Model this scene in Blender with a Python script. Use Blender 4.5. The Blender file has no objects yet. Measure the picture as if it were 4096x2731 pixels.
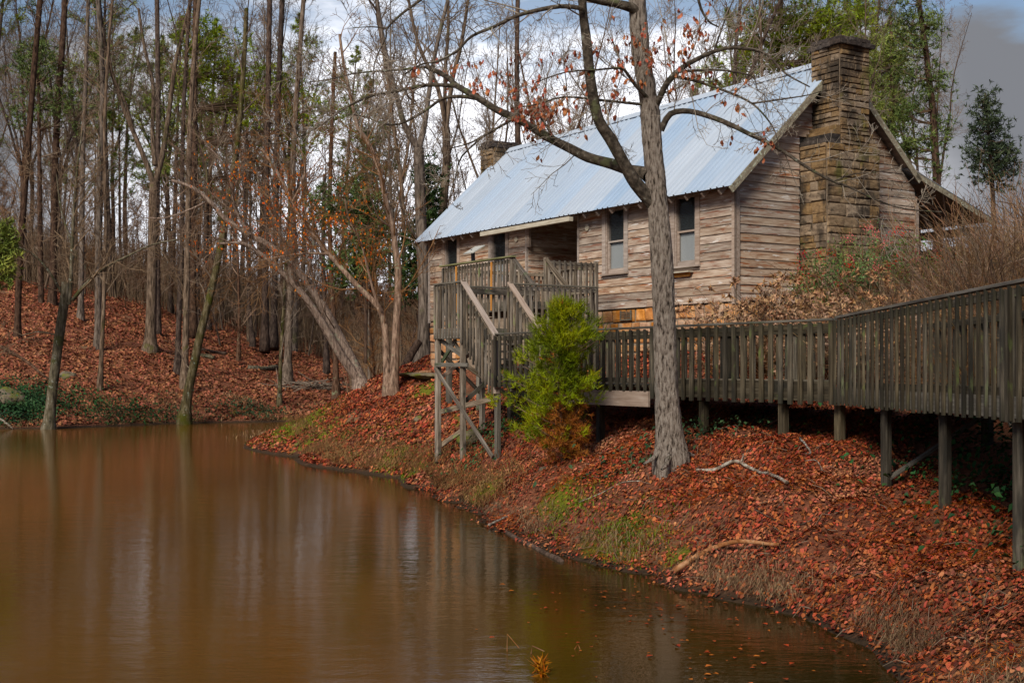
import bpy, math, random
import numpy as np
from mathutils import Vector, Matrix, noise as mnoise

random.seed(7); np.random.seed(7)
R = math.radians
sc = bpy.context.scene
COL = sc.collection
H = 2.6                      # eye height above the water

# ------------------------------------------------------------------ camera
cam_d = bpy.data.cameras.new('camera'); cam = bpy.data.objects.new('camera', cam_d); COL.objects.link(cam)
cam.location = (0, 0, H); cam.rotation_euler = (R(90), 0, 0)
cam_d.sensor_width = 36; cam_d.lens = 36*5018/4096; cam_d.shift_y = 104.5/4096
cam_d.clip_start = .1; cam_d.clip_end = 2000
sc.camera = cam

# ------------------------------------------------------------------ world and sun
SUN_EL, SUN_AZ = 40, 206     # azimuth measured clockwise from +Y (view direction)
w = bpy.data.worlds.new('World'); sc.world = w; w.use_nodes = True
nt = w.node_tree; nt.nodes.clear()
def wn(t, **k):
    n = nt.nodes.new(t)
    for a, b in k.items(): setattr(n, a, b)
    return n
def wl(a, b): nt.links.new(a, b)
def wmath(op, a, b=None, clamp=False):
    n = wn('ShaderNodeMath', operation=op, use_clamp=clamp)
    for i, x in enumerate((a, b)):
        if x is None: continue
        if isinstance(x, (int, float)): n.inputs[i].default_value = x
        else: wl(x, n.inputs[i])
    return n.outputs[0]
sky = wn('ShaderNodeTexSky', sky_type='NISHITA', sun_disc=False, sun_elevation=R(SUN_EL), sun_rotation=R(SUN_AZ))
bg1 = wn('ShaderNodeBackground'); bg1.inputs[1].default_value = .065; wl(sky.outputs[0], bg1.inputs[0])
tc = wn('ShaderNodeTexCoord')
sep = wn('ShaderNodeSeparateXYZ'); wl(tc.outputs['Generated'], sep.inputs[0])
# clouds: dense low on the horizon, breaking up higher; thin and bright ahead, thick and grey elsewhere
mp = wn('ShaderNodeMapping'); mp.inputs['Scale'].default_value = (1.6, 1.6, 5.0); mp.inputs['Location'].default_value = (7, 3, .3)
wl(tc.outputs['Generated'], mp.inputs[0])
nz = wn('ShaderNodeTexNoise'); nz.inputs['Scale'].default_value = 2.2; nz.inputs['Detail'].default_value = 7; nz.inputs['Roughness'].default_value = .55
wl(mp.outputs[0], nz.inputs[0])
cov = wmath('ADD', wmath('MULTIPLY', nz.outputs[0], 2.2), wmath('MULTIPLY', wmath('MAXIMUM', wmath('SUBTRACT', wmath('MINIMUM', sep.outputs[2], .30), .13), 0), -5.0))
cov = wmath('SUBTRACT', cov, .20)
cover = wn('ShaderNodeMapRange', interpolation_type='SMOOTHSTEP')
cover.inputs[1].default_value = .05; cover.inputs[2].default_value = .42
wl(cov, cover.inputs[0])
covm = wmath('MAXIMUM', cover.outputs[0], .12)
g = Vector((-.02, 1, .05)).normalized()
dt = wn('ShaderNodeVectorMath', operation='DOT_PRODUCT'); dt.inputs[1].default_value = g
nrm = wn('ShaderNodeVectorMath', operation='NORMALIZE'); wl(tc.outputs['Generated'], nrm.inputs[0]); wl(nrm.outputs[0], dt.inputs[0])
thin = wn('ShaderNodeMapRange', interpolation_type='SMOOTHSTEP')
thin.inputs[1].default_value = math.cos(R(23)); thin.inputs[2].default_value = math.cos(R(9))
wl(wmath('ADD', dt.outputs['Value'], wmath('MULTIPLY', wmath('SUBTRACT', nz.outputs[0], .5), .035)), thin.inputs[0])
mixc = wn('ShaderNodeMix', data_type='RGBA'); wl(thin.outputs[0], mixc.inputs[0])
mixc.inputs[6].default_value = (.135, .14, .155, 1); mixc.inputs[7].default_value = (.86, .87, .92, 1)
bg2 = wn('ShaderNodeBackground'); wl(mixc.outputs[2], bg2.inputs[0]); bg2.inputs[1].default_value = 1.0
ms = wn('ShaderNodeMixShader'); wl(covm, ms.inputs[0]); wl(bg1.outputs[0], ms.inputs[1]); wl(bg2.outputs[0], ms.inputs[2])
wo = wn('ShaderNodeOutputWorld'); wl(ms.outputs[0], wo.inputs[0])

sd = bpy.data.lights.new('sun', 'SUN'); sd.energy = 2.7; sd.angle = R(20); sd.color = (1, .90, .76)
so = bpy.data.objects.new('sun', sd); COL.objects.link(so)
sv = Vector((math.sin(R(SUN_AZ))*math.cos(R(SUN_EL)), math.cos(R(SUN_AZ))*math.cos(R(SUN_EL)), math.sin(R(SUN_EL))))
SUN_DIR = sv
sky.sun_rotation = R(SUN_AZ)
so.rotation_euler = (-sv).to_track_quat('-Z', 'Y').to_euler()

sc.view_settings.view_transform = 'Standard'; sc.view_settings.look = 'None'
sc.view_settings.gamma = 1; sc.view_settings.use_curve_mapping = False
sc.view_settings.exposure = 0.72
try:
    sc.cycles.max_bounces = 6; sc.cycles.diffuse_bounces = 3; sc.cycles.glossy_bounces = 3
    sc.cycles.transparent_max_bounces = 8
except Exception: pass

# ------------------------------------------------------------------ materials
class Mat:
    def __init__(s, name):
        s.m = bpy.data.materials.new(name); s.m.use_nodes = True
        s.t = s.m.node_tree; s.b = s.t.nodes['Principled BSDF']
    def n(s, t, **k):
        x = s.t.nodes.new(t)
        for a, b in k.items(): setattr(x, a, b)
        return x
    def l(s, a, b): s.t.links.new(a, b)
    def noise(s, vec, scale, detail=4, rough=.55, stretch=None, dist=0):
        if stretch:
            mp = s.n('ShaderNodeMapping'); mp.inputs['Scale'].default_value = stretch; s.l(vec, mp.inputs[0]); vec = mp.outputs[0]
        x = s.n('ShaderNodeTexNoise'); x.inputs['Scale'].default_value = scale; x.inputs['Detail'].default_value = detail
        x.inputs['Roughness'].default_value = rough; x.inputs['Distortion'].default_value = dist
        s.l(vec, x.inputs['Vector']); return x.outputs[0]
    def ramp(s, f, cols):
        r = s.n('ShaderNodeValToRGB'); e = r.color_ramp.elements
        while len(e) < len(cols): e.new(.5)
        for i, (p, c) in enumerate(cols): e[i].position = p; e[i].color = (*c, 1)
        s.l(f, r.inputs[0]); return r.outputs[0]
    def mix(s, f, a, b, mode='MIX'):
        x = s.n('ShaderNodeMix', data_type='RGBA', blend_type=mode)
        for i, v in ((0, f), (6, a), (7, b)):
            if isinstance(v, (int, float)): x.inputs[i].default_value = v
            elif isinstance(v, tuple): x.inputs[i].default_value = (*v, 1)
            else: s.l(v, x.inputs[i])
        return x.outputs[2]
    def rng(s, f, a, b, c=0, d=1):
        x = s.n('ShaderNodeMapRange', interpolation_type='SMOOTHSTEP')
        for i, v in ((1, a), (2, b), (3, c), (4, d)): x.inputs[i].default_value = v
        s.l(f, x.inputs[0]); return x.outputs[0]
    def math(s, op, a, b=0):
        x = s.n('ShaderNodeMath', operation=op)
        for i, v in enumerate((a, b)):
            if isinstance(v, (int, float)): x.inputs[i].default_value = v
            else: s.l(v, x.inputs[i])
        return x.outputs[0]
    def coords(s, which='Object', rnd=True):
        v = s.n('ShaderNodeTexCoord').outputs[which]
        if rnd:
            oi = s.n('ShaderNodeObjectInfo'); c = s.n('ShaderNodeVectorMath', operation='ADD')
            m = s.n('ShaderNodeVectorMath', operation='SCALE'); m.inputs[0].default_value = (37, 19, 53); s.l(oi.outputs['Random'], m.inputs['Scale'])
            s.l(v, c.inputs[0]); s.l(m.outputs[0], c.inputs[1]); v = c.outputs[0]
        return v
    def bump(s, f, strength, dist, prev=None):
        b = s.n('ShaderNodeBump'); b.inputs['Strength'].default_value = strength; b.inputs['Distance'].default_value = dist
        s.l(f, b.inputs['Height'])
        if prev: s.l(prev, b.inputs['Normal'])
        return b.outputs[0]

def build_mat(name, cols, scale=3, stretch=None, detail=5, rough=.85, bump=.4, bdist=.01, fine=None, rnd=0.0,
              overlays=(), island=0.0, spec=.25, metal=0, which='Object', offset=True, trans=0):
    M = Mat(name); v = M.coords(which, offset)
    f = M.noise(v, scale, detail, .6, stretch)
    c = M.ramp(f, cols)
    for (osc, ostr, a, b, oc) in overlays:
        of = M.noise(v, osc, 4, .6, ostr)
        c = M.mix(M.rng(of, a, b), c, oc)
    if rnd:
        oi = M.n('ShaderNodeObjectInfo'); hsv = M.n('ShaderNodeHueSaturation')
        M.l(M.rng(oi.outputs['Random'], 0, 1, 1-rnd, 1+rnd), hsv.inputs['Value'])
        sr = M.math('FRACT', M.math('MULTIPLY', oi.outputs['Random'], 13.7))
        M.l(M.rng(sr, 0, 1, .8, 1.25), hsv.inputs['Saturation'])
        M.l(c, hsv.inputs['Color']); c = hsv.outputs[0]
    if island:
        gi = M.n('ShaderNodeNewGeometry').outputs['Random Per Island']
        hsv = M.n('ShaderNodeHueSaturation')
        M.l(M.rng(gi, 0, 1, 1-island, 1+island), hsv.inputs['Value'])
        sr = M.math('FRACT', M.math('MULTIPLY', gi, 17.3)); M.l(M.rng(sr, 0, 1, .488, .518), hsv.inputs['Hue'])
        M.l(c, hsv.inputs['Color']); c = hsv.outputs[0]
    M.l(c, M.b.inputs['Base Color'])
    M.b.inputs['Roughness'].default_value = rough; M.b.inputs['Metallic'].default_value = metal
    M.b.inputs['Specular IOR Level'].default_value = spec
    if bump:
        ff = M.noise(v, fine or scale*6, 4, .6, stretch)
        M.l(M.bump(M.math('ADD', ff, M.math('MULTIPLY', f, 1.5)), bump, bdist), M.b.inputs['Normal'])
    return M.m

MT = {}
MT['siding'] = build_mat('weathered_siding', [(.25, (.13, .075, .05)), (.42, (.27, .19, .14)), (.55, (.38, .30, .235)), (.75, (.48, .41, .34))], 3.2, (.6, 3, 6), rough=.8,
    bump=.5, bdist=.006, rnd=.22, overlays=[(1.6, (.6, 1, 9), .56, .68, (.24, .09, .045)), (2.4, (.8, 2, 6), .60, .66, (.52, .49, .46)), (9, (1, 3, 3), .70, .74, (.08, .05, .035))])
MT['trim'] = build_mat('weathered_trim', [(.3, (.22, .17, .14)), (.6, (.36, .30, .26)), (.8, (.46, .41, .37))], 3, (.6, 6, 6), rnd=.12, bump=.4, bdist=.004)
MT['deckwood'] = build_mat('grey_deck_wood', [(.3, (.06, .046, .033)), (.5, (.16, .13, .10)), (.7, (.31, .275, .23))], 3.5, (.5, 9, 9), rnd=.42, bump=.5, bdist=.004,
    overlays=[(1.3, (.7, 2, 2), .55, .68, (.035, .032, .026)), (2.1, (1, 2, 2), .62, .72, (.16, .19, .09))])
MT['darkwood'] = build_mat('dark_deck_wood', [(.3, (.05, .045, .038)), (.55, (.13, .12, .10)), (.8, (.22, .2, .17))], 3.5, (.5, 9, 9), rnd=.25, bump=.5, bdist=.004,
    overlays=[(1.3, (.7, 2, 2), .58, .7, (.05, .07, .03))])  # darker tone of deck wood for framing, braces and rail caps
def picket_mat(name, base, end_col):
    m = MT[base].copy(); m.name = name; t = m.node_tree; b = t.nodes['Principled BSDF']; src = b.inputs['Base Color'].links[0].from_socket
    tc_ = t.nodes.new('ShaderNodeTexCoord'); sp = t.nodes.new('ShaderNodeSeparateXYZ'); t.links.new(tc_.outputs['Object'], sp.inputs[0])
    oi = t.nodes.new('ShaderNodeObjectInfo')
    def mt_(op, a, b_):
        x = t.nodes.new('ShaderNodeMath'); x.operation = op
        for i, v in enumerate((a, b_)):
            if isinstance(v, (int, float)): x.inputs[i].default_value = v
            else: t.links.new(v, x.inputs[i])
        return x.outputs[0]
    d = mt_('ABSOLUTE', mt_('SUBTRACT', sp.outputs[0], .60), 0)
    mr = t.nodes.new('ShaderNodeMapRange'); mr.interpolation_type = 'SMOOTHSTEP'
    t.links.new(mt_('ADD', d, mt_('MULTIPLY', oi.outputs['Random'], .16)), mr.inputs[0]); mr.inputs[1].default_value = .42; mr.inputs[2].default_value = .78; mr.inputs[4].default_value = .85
    mx_ = t.nodes.new('ShaderNodeMix'); mx_.data_type = 'RGBA'; t.links.new(mr.outputs[0], mx_.inputs[0]); t.links.new(src, mx_.inputs[6]); mx_.inputs[7].default_value = (*end_col, 1)  # blends to a darker colour towards both picket ends
    t.links.new(mx_.outputs[2], b.inputs['Base Color']); return m
MT['picket'] = picket_mat('stair_picket_wood', 'deckwood', (.035, .032, .026))
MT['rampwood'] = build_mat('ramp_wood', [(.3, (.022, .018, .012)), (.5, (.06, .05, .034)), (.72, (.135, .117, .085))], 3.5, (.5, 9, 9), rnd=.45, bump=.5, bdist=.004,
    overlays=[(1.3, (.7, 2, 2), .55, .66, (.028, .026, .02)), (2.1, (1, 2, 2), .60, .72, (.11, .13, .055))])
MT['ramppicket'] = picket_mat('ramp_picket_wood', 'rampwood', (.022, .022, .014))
MT['newwood'] = build_mat('orange_new_wood', [(.3, (.42, .17, .03)), (.7, (.60, .29, .07))], 3, (.5, 9, 9), bump=.3, bdist=.003)
MT['mosswood'] = build_mat('mossy_rail_cap', [(.3, (.10, .10, .04)), (.6, (.20, .20, .10)), (.8, (.30, .27, .20))], 4, (.6, 5, 5), bump=.5, bdist=.004)
MT['stone'] = build_mat('sandstone', [(.28, (.11, .072, .045)), (.5, (.21, .145, .085)), (.7, (.31, .225, .14)), (.85, (.24, .20, .15))], 5, (1, 1, 2.2), rough=.9, bump=.9, bdist=.02, rnd=.16,
    overlays=[(9, None, .60, .68, (.10, .07, .045))], which='Object')
def stain(m, layers):
    t = m.node_tree; b = t.nodes['Principled BSDF']; src = b.inputs['Base Color'].links[0].from_socket; gp = t.nodes.new('ShaderNodeNewGeometry').outputs['Position']
    for (sc_, stz, a, b2, c_) in layers:
        mp_ = t.nodes.new('ShaderNodeMapping'); mp_.inputs['Scale'].default_value = (1, 1, stz); t.links.new(gp, mp_.inputs[0])
        nz_ = t.nodes.new('ShaderNodeTexNoise'); nz_.inputs['Scale'].default_value = sc_; nz_.inputs['Detail'].default_value = 6; nz_.inputs['Roughness'].default_value = .65; t.links.new(mp_.outputs[0], nz_.inputs[0])
        mr = t.nodes.new('ShaderNodeMapRange'); mr.interpolation_type = 'SMOOTHSTEP'; mr.inputs[1].default_value = a; mr.inputs[2].default_value = b2; mr.inputs[4].default_value = .9; t.links.new(nz_.outputs[0], mr.inputs[0])
        mx_ = t.nodes.new('ShaderNodeMix'); mx_.data_type = 'RGBA'; t.links.new(mr.outputs[0], mx_.inputs[0]); t.links.new(src, mx_.inputs[6]); mx_.inputs[7].default_value = (*c_, 1); src = mx_.outputs[2]
    t.links.new(src, b.inputs['Base Color'])
stain(MT['stone'], [(1.2, .5, .47, .60, (.024, .019, .015)), (1.0, .6, .56, .68, (.09, .085, .02)), (4, 1, .56, .66, (.05, .04, .028))])
stain(MT['siding'], [(1.1, 3.5, .56, .68, (.20, .075, .035)), (.8, 2, .60, .74, (.14, .13, .07))])
MT['foundation'] = build_mat('foundation_sandstone', [(.28, (.30, .13, .06)), (.5, (.48, .25, .12)), (.75, (.56, .38, .24))], 4, None, rough=.9, bump=.7, bdist=.02, rnd=.25,
    overlays=[(2, None, .6, .7, (.30, .24, .19))])
MT['mortar'] = build_mat('mortar', [(.3, (.16, .12, .085)), (.7, (.30, .24, .18))], 9, bump=.6, bdist=.01)
MT['capstone'] = build_mat('dark_cap_stone', [(.35, (.025, .02, .018)), (.6, (.07, .055, .048)), (.8, (.17, .16, .14))], 8, rough=.95, bump=1, bdist=.03, rnd=.2)
MT['metal'] = build_mat('galvanised_roof_sheet', [(.3, (.31, .39, .50)), (.7, (.36, .44, .55))], .8, (1, .4, 1), rough=.55, bump=0, rnd=.03, metal=0.0, spec=.35,
    overlays=[(1.1, (.3, 1.5, 1), .64, .90, (.27, .33, .42))])
MT['gutter'] = build_mat('aged_white_gutter', [(.3, (.36, .32, .24)), (.7, (.55, .52, .44))], 5, (.5, 4, 4), rough=.5, bump=.2, bdist=.003)
MT['interior'] = build_mat('unlit_interior', [(.3, (.02, .018, .016)), (.7, (.04, .035, .03))], 2, bump=0)
MT['curtain'] = build_mat('pale_curtain', [(.3, (.5, .55, .58)), (.7, (.64, .69, .72))], 1.2, (1, 1, .3), bump=0)
MT['rakewood'] = build_mat('lichened_rake_board', [(.3, (.13, .105, .075)), (.55, (.25, .22, .16)), (.75, (.36, .35, .26))], 6, (1, 2, 2), bump=.5, bdist=.006, overlays=[(12, None, .58, .63, (.42, .46, .36))])
M = Mat('window_glass'); M.b.inputs['Base Color'].default_value = (.05, .06, .065, 1); M.b.inputs['Roughness'].default_value = .06; M.b.inputs['Specular IOR Level'].default_value = .6
M.b.inputs['Alpha'].default_value = .22; MT['glass'] = M.m
M = Mat('black_plastic'); M.b.inputs['Base Color'].default_value = (.015, .014, .013, 1); M.b.inputs['Roughness'].default_value = .5; MT['black'] = M.m
MT['sign'] = build_mat('sign_plate', [(.3, (.35, .36, .33)), (.7, (.5, .5, .46))], 6, bump=0, rough=.35)
MT['bluetarp'] = build_mat('blue_sheet', [(.3, (.03, .12, .35)), (.7, (.05, .2, .5))], 6, bump=.3, rough=.5)

BARK = dict(rough=.95, spec=.1)
def bark(name, cols, ov=(), scale=2.2, st=(6, 6, .9), b=.8, bd=.03, rnd=.15):
    return build_mat(name, cols, scale, st, bump=b, bdist=bd, rnd=rnd, overlays=ov, **BARK)
MT['oakbark'] = bark('oak_bark', [(.35, (.05, .036, .028)), (.43, (.24, .19, .15)), (.53, (.42, .35, .29)), (.7, (.55, .48, .41))], [(1.4, None, .62, .72, (.08, .085, .03)), (1.9, (2, 2, .5), .6, .72, (.33, .30, .26))], 8, (4, 4, 1.0), 1.0, .06)
MT['limbbark'] = bark('limb_bark', [(.35, (.028, .023, .017)), (.55, (.09, .07, .05)), (.75, (.19, .16, .125))], [(4, None, .56, .66, (.10, .11, .045)), (7, None, .64, .70, (.26, .28, .22))], 7, (2, 2, 2), .8, .02)
MT['greybark'] = bark('grey_bark', [(.33, (.035, .026, .02)), (.5, (.13, .098, .075)), (.7, (.27, .215, .17))], [(.8, None, .6, .72, (.09, .09, .035))])
MT['brownbark'] = bark('pine_bark', [(.33, (.018, .013, .010)), (.5, (.07, .045, .034)), (.7, (.14, .095, .07))], scale=2.5, st=(4, 4, 1.2))
MT['mossbark'] = bark('mossy_bark', [(.33, (.03, .025, .018)), (.5, (.10, .085, .05)), (.7, (.22, .19, .14))], [(1.5, None, .52, .68, (.07, .072, .022)), (6, None, .62, .68, (.24, .26, .22))], scale=3, st=(3, 3, .8))
MT['redbark'] = bark('ruddy_bark', [(.33, (.035, .02, .013)), (.5, (.10, .055, .036)), (.7, (.21, .135, .095))], [(2.5, None, .6, .7, (.20, .21, .13))], scale=3)
MT['leanbark'] = bark('pale_ruddy_bark', [(.33, (.06, .042, .032)), (.5, (.20, .135, .10)), (.7, (.36, .27, .21))], [(2.5, None, .6, .7, (.24, .25, .17))], scale=3)
MT['twig'] = build_mat('grey_brown_twigs', [(.3, (.08, .055, .04)), (.6, (.20, .15, .108)), (.8, (.33, .27, .21))], 1.2, bump=0, rnd=.2, **BARK)
MT['paletwig'] = build_mat('pale_twigs', [(.3, (.16, .12, .085)), (.6, (.30, .25, .19)), (.8, (.42, .37, .30))], 1.5, bump=0, rnd=.1, **BARK)
MT['redtwig'] = build_mat('ruddy_twigs', [(.3, (.10, .055, .034)), (.6, (.23, .14, .085)), (.8, (.36, .27, .19))], 1.2, bump=0, rnd=.2, **BARK)
def foliage(name, a, b, c, isl=.35, rnd=.15):
    return build_mat(name, [(.3, a), (.5, b), (.75, c)], .9, detail=3, rough=.6, bump=0, rnd=rnd, island=isl, spec=.2)
MT['pine'] = foliage('pine_needles', (.035, .06, .008), (.075, .12, .012), (.13, .17, .015))
MT['brightpine'] = foliage('yellow_green_pine_needles', (.07, .11, .008), (.15, .20, .01), (.26, .28, .015))  # lighter yellow-green needle colour of some pines
MT['cedar'] = foliage('cedar_foliage', (.018, .035, .015), (.035, .06, .022), (.06, .085, .03))
MT['sapling'] = foliage('yellow_green_cedar', (.06, .095, .004), (.17, .22, .008), (.36, .36, .018), .3)
MT['deadcedar'] = foliage('brown_dead_cedar', (.13, .05, .02), (.23, .09, .03), (.32, .14, .05), .35)
MT['deadleaf'] = foliage('hanging_dead_leaves', (.16, .035, .012), (.28, .065, .02), (.36, .11, .04), .3)
MT['orangeleaf'] = foliage('orange_beech_leaves', (.35, .07, .012), (.50, .12, .02), (.55, .19, .04), .3)
MT['litter'] = foliage('fallen_leaves', (.11, .019, .008), (.235, .050, .018), (.30, .125, .072), .75, 0)
MT['litterfar'] = foliage('fallen_leaves_far', (.15, .045, .022), (.235, .080, .040), (.31, .135, .075), .5, 0)
MT['straw'] = foliage('pine_straw', (.28, .05, .008), (.42, .09, .014), (.46, .17, .05), .4)
MT['dryshrub'] = foliage('dry_stems', (.075, .04, .022), (.14, .08, .045), (.25, .165, .105), .35)
MT['drygrass'] = foliage('dry_grass', (.10, .045, .015), (.20, .10, .035), (.30, .19, .075), .4)
MT['greengrass'] = foliage('green_grass', (.05, .09, .008), (.12, .17, .015), (.20, .24, .03), .35)
MT['ivy'] = foliage('ivy_leaves', (.010, .03, .012), (.025, .06, .022), (.05, .10, .04), .4)
MT['nandina'] = foliage('nandina_leaves', (.03, .075, .03), (.08, .14, .04), (.20, .17, .03), .4)
MT['berry'] = foliage('red_berries', (.35, .01, .01), (.50, .015, .02), (.6, .03, .03), .2)
MT['seedhead'] = foliage('dried_flower_heads', (.22, .12, .07), (.36, .22, .14), (.5, .34, .24), .3)
MT['log'] = bark('bare_wood_log', [(.33, (.12, .055, .03)), (.5, (.26, .14, .085)), (.7, (.38, .26, .18))], st=(1, 1, 1), scale=8, b=.4, bd=.01)
MT['lichenstick'] = bark('lichened_stick', [(.33, (.06, .045, .035)), (.5, (.2, .17, .14)), (.65, (.38, .37, .33))], st=(1, 1, 1), scale=14, b=.5, bd=.01)
MT['rock'] = build_mat('mossy_rock', [(.3, (.06, .05, .035)), (.55, (.16, .13, .09)), (.8, (.25, .21, .15))], 3, bump=1, bdist=.04, overlays=[(1.6, None, .45, .6, (.11, .12, .015))])

# ground
M = Mat('leafy_ground'); v = M.coords('Object', False)
big = M.noise(v, .35, 5, .6); mid = M.noise(v, 2.2, 5, .65); fin = M.noise(v, 14, 5, .7)
vo = M.n('ShaderNodeTexVoronoi'); vo.inputs['Scale'].default_value = 11; M.l(v, vo.inputs['Vector'])
c = M.ramp(M.math('ADD', M.math('MULTIPLY', fin, .6), M.math('MULTIPLY', mid, .4)), [(.32, (.04, .018, .011)), (.45, (.12, .045, .024)), (.56, (.22, .085, .045)), (.7, (.30, .18, .11))])
c = M.mix(M.math('MULTIPLY', vo.outputs['Color'], .45), c, (.22, .075, .04), 'MIX')
c = M.mix(M.rng(big, .55, .70), c, (.17, .11, .06))
at_ = M.n('ShaderNodeAttribute'); at_.attribute_name = 'moss'
mo = M.rng(M.math('ADD', at_.outputs['Fac'], M.math('SUBTRACT', mid, .5)), .35, .6)
c = M.mix(mo, c, M.ramp(fin, [(.3, (.07, .07, .008)), (.6, (.16, .17, .012)), (.8, (.24, .22, .03))]))
sx = M.n('ShaderNodeSeparateXYZ'); M.l(v, sx.inputs[0])
mud = M.rng(M.math('ADD', sx.outputs[2], M.math('MULTIPLY', M.math('SUBTRACT', mid, .5), .25)), .02, .16, 1, 0)
c = M.mix(mud, c, (.045, .028, .016))
M.l(c, M.b.inputs['Base Color']); M.b.inputs['Roughness'].default_value = .9; M.b.inputs['Specular IOR Level'].default_value = .15
M.l(M.bump(M.math('ADD', fin, M.math('MULTIPLY', vo.outputs['Distance'], .8)), 1.0, .07), M.b.inputs['Normal'])
MT['ground'] = M.m
# water
M = Mat('muddy_pond_water'); v = M.coords('Object', False)
tb = M.noise(v, .11, 3, .5)
at_ = M.n('ShaderNodeAttribute'); at_.attribute_name = 'bank_reflection'
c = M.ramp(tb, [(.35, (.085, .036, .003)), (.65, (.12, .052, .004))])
c = M.mix(at_.outputs['Fac'], c, (.016, .013, .004))  # dark tint painted in to imitate the near bank's reflection
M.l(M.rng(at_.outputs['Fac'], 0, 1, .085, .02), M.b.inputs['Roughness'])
M.l(c, M.b.inputs['Base Color']); M.b.inputs['Roughness'].default_value = .13; M.b.inputs['IOR'].default_value = 1.33; M.b.inputs['Specular IOR Level'].default_value = .5
w1 = M.noise(v, 1.5, 3, .5, (1, 2.4, 1)); w2 = M.noise(v, 9, 3, .5, (1, 1.8, 1))
M.l(M.bump(w2, .16, .012, M.bump(w1, .18, .03)), M.b.inputs['Normal'])
MT['water'] = M.m

# ------------------------------------------------------------------ object helpers
def tag(o, label=None, cat=None, group=None, kind=None):
    if label: o['label'] = label
    if cat: o['category'] = cat
    if group: o['group'] = group
    if kind: o['kind'] = kind
    return o
def empty(name, loc=(0, 0, 0), rz=0.0, label=None, cat=None, group=None, parent=None):
    o = bpy.data.objects.new(name, None); COL.objects.link(o); o.location = loc; o.rotation_euler = (0, 0, rz)
    o.empty_display_size = .2
    if parent: o.parent = parent
    return tag(o, label, cat, group)
class MB:
    def __init__(s): s.V = []; s.F = []
    def add(s, V, F):
        n = len(s.V); s.V.extend(V); s.F.extend([tuple(i+n for i in f) for f in F])
    def box(s, x0, x1, y0, y1, z0, z1):
        s.add([(x0,y0,z0),(x1,y0,z0),(x1,y1,z0),(x0,y1,z0),(x0,y0,z1),(x1,y0,z1),(x1,y1,z1),(x0,y1,z1)],
              [(3,2,1,0),(4,5,6,7),(0,1,5,4),(1,2,6,5),(2,3,7,6),(3,0,4,7)])
    def mesh(s, name, mat, smooth=False):
        me = bpy.data.meshes.new(name); me.from_pydata(s.V, [], s.F)
        me.materials.append(MT[mat] if isinstance(mat, str) else mat)
        if smooth: me.polygons.foreach_set('use_smooth', [True]*len(me.polygons))
        me.update(); return me
    def build(s, name, mat, parent=None, smooth=False, loc=None):
        return link(name, s.mesh(name, mat, smooth), parent, loc)
def link(name, me, parent=None, loc=None, mw=None):
    o = bpy.data.objects.new(name, me); COL.objects.link(o)
    if parent: o.parent = parent
    if loc is not None: o.location = loc
    if mw is not None: o.matrix_local = mw
    return o
CACHE = {}
def bar_mesh(L, w_, t_, mat, cut=0):
    k = (round(L, 3), round(w_, 3), round(t_, 3), mat, cut)
    if k not in CACHE:
        b = MB(); e = min(w_, t_)*.12
        x1 = L; y = w_/2; z = t_/2
        # box with slightly broken long edges
        sec = [(-y+e, -z), (y-e, -z), (y, -z+e), (y, z-e), (y-e, z), (-y+e, z), (-y, z-e), (-y, -z+e)]
        V = [(0, a, c_) for a, c_ in sec]+[(x1-(cut*(c_+z)/(2*z)), a, c_) for a, c_ in sec]
        F = [(i, (i+1) % 8, 8+(i+1) % 8, 8+i) for i in range(8)]+[tuple(range(7, -1, -1)), tuple(range(8, 16))]
        b.add(V, F); CACHE[k] = b.mesh('timber', mat)
    return CACHE[k]
def bar(name, p0, p1, w_, t_, mat, parent, side=None, cut=0):
    """straight timber from p0 to p1; side = direction of its width"""
    p0 = Vector(p0); p1 = Vector(p1); x = p1-p0; L = x.length; x.normalize()
    if side is None: side = Vector((0, 0, 1)).cross(x) if abs(x.z) < .95 else Vector((1, 0, 0))
    y = Vector(side); y = (y-x*y.dot(x)).normalized(); z = x.cross(y)
    m = Matrix((x, y, z)).transposed().to_4x4(); m.translation = p0
    return link(name, bar_mesh(L, w_, t_, mat, cut), parent, mw=m)

def at(u, v_, Y):            # point seen at (u,v) of the 2352 px wide photograph, Y metres away
    return Vector(((u*1.7415-2048)/5018*Y, Y, H+(1470-v_*1.7415)/5018*Y))

# ------------------------------------------------------------------ terrain
SH = [(-8.8,48.1),(-6.2,36.3),(-4.68,32.4),(-2.6,29.6),(-1.6,26.2),(-.59,22.3),(.16,19.4),(.85,17.3),(1.77,15.7),(2.34,14.24),(3.04,13.1),(3.37,11.8),(3.31,10.3),(3.2,8),(3.0,5),(1.5,1.2)]
SHB = [(-10,1),(-25,3),(-36,12),(-38,30),(-31,44),(-25,51)]
SHF = [(-21.6,53),(-19.6,53.3),(-17,56),(-15.1,58.5),(-11.9,59.6),(-9.8,60.5),(-7.4,60),(-6.4,56),(-7.2,51)]
CP = [(x, y, 0) for x, y in SH+SHB+SHF]
for (x, y) in [(-5,20),(-12,35),(-20,30),(-10,50),(-12,55),(-8,28),(-3,10),(-12,15),(-22,42),(-28,25),(-17,47)]: CP.append((x, y, -1.2))
for (x, y) in SH[1:]: CP.append((x-1.6, y-.8, -.42))
for (x, y) in SHF[:6]: CP.append((x+.3, y-2, -.5))
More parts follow.
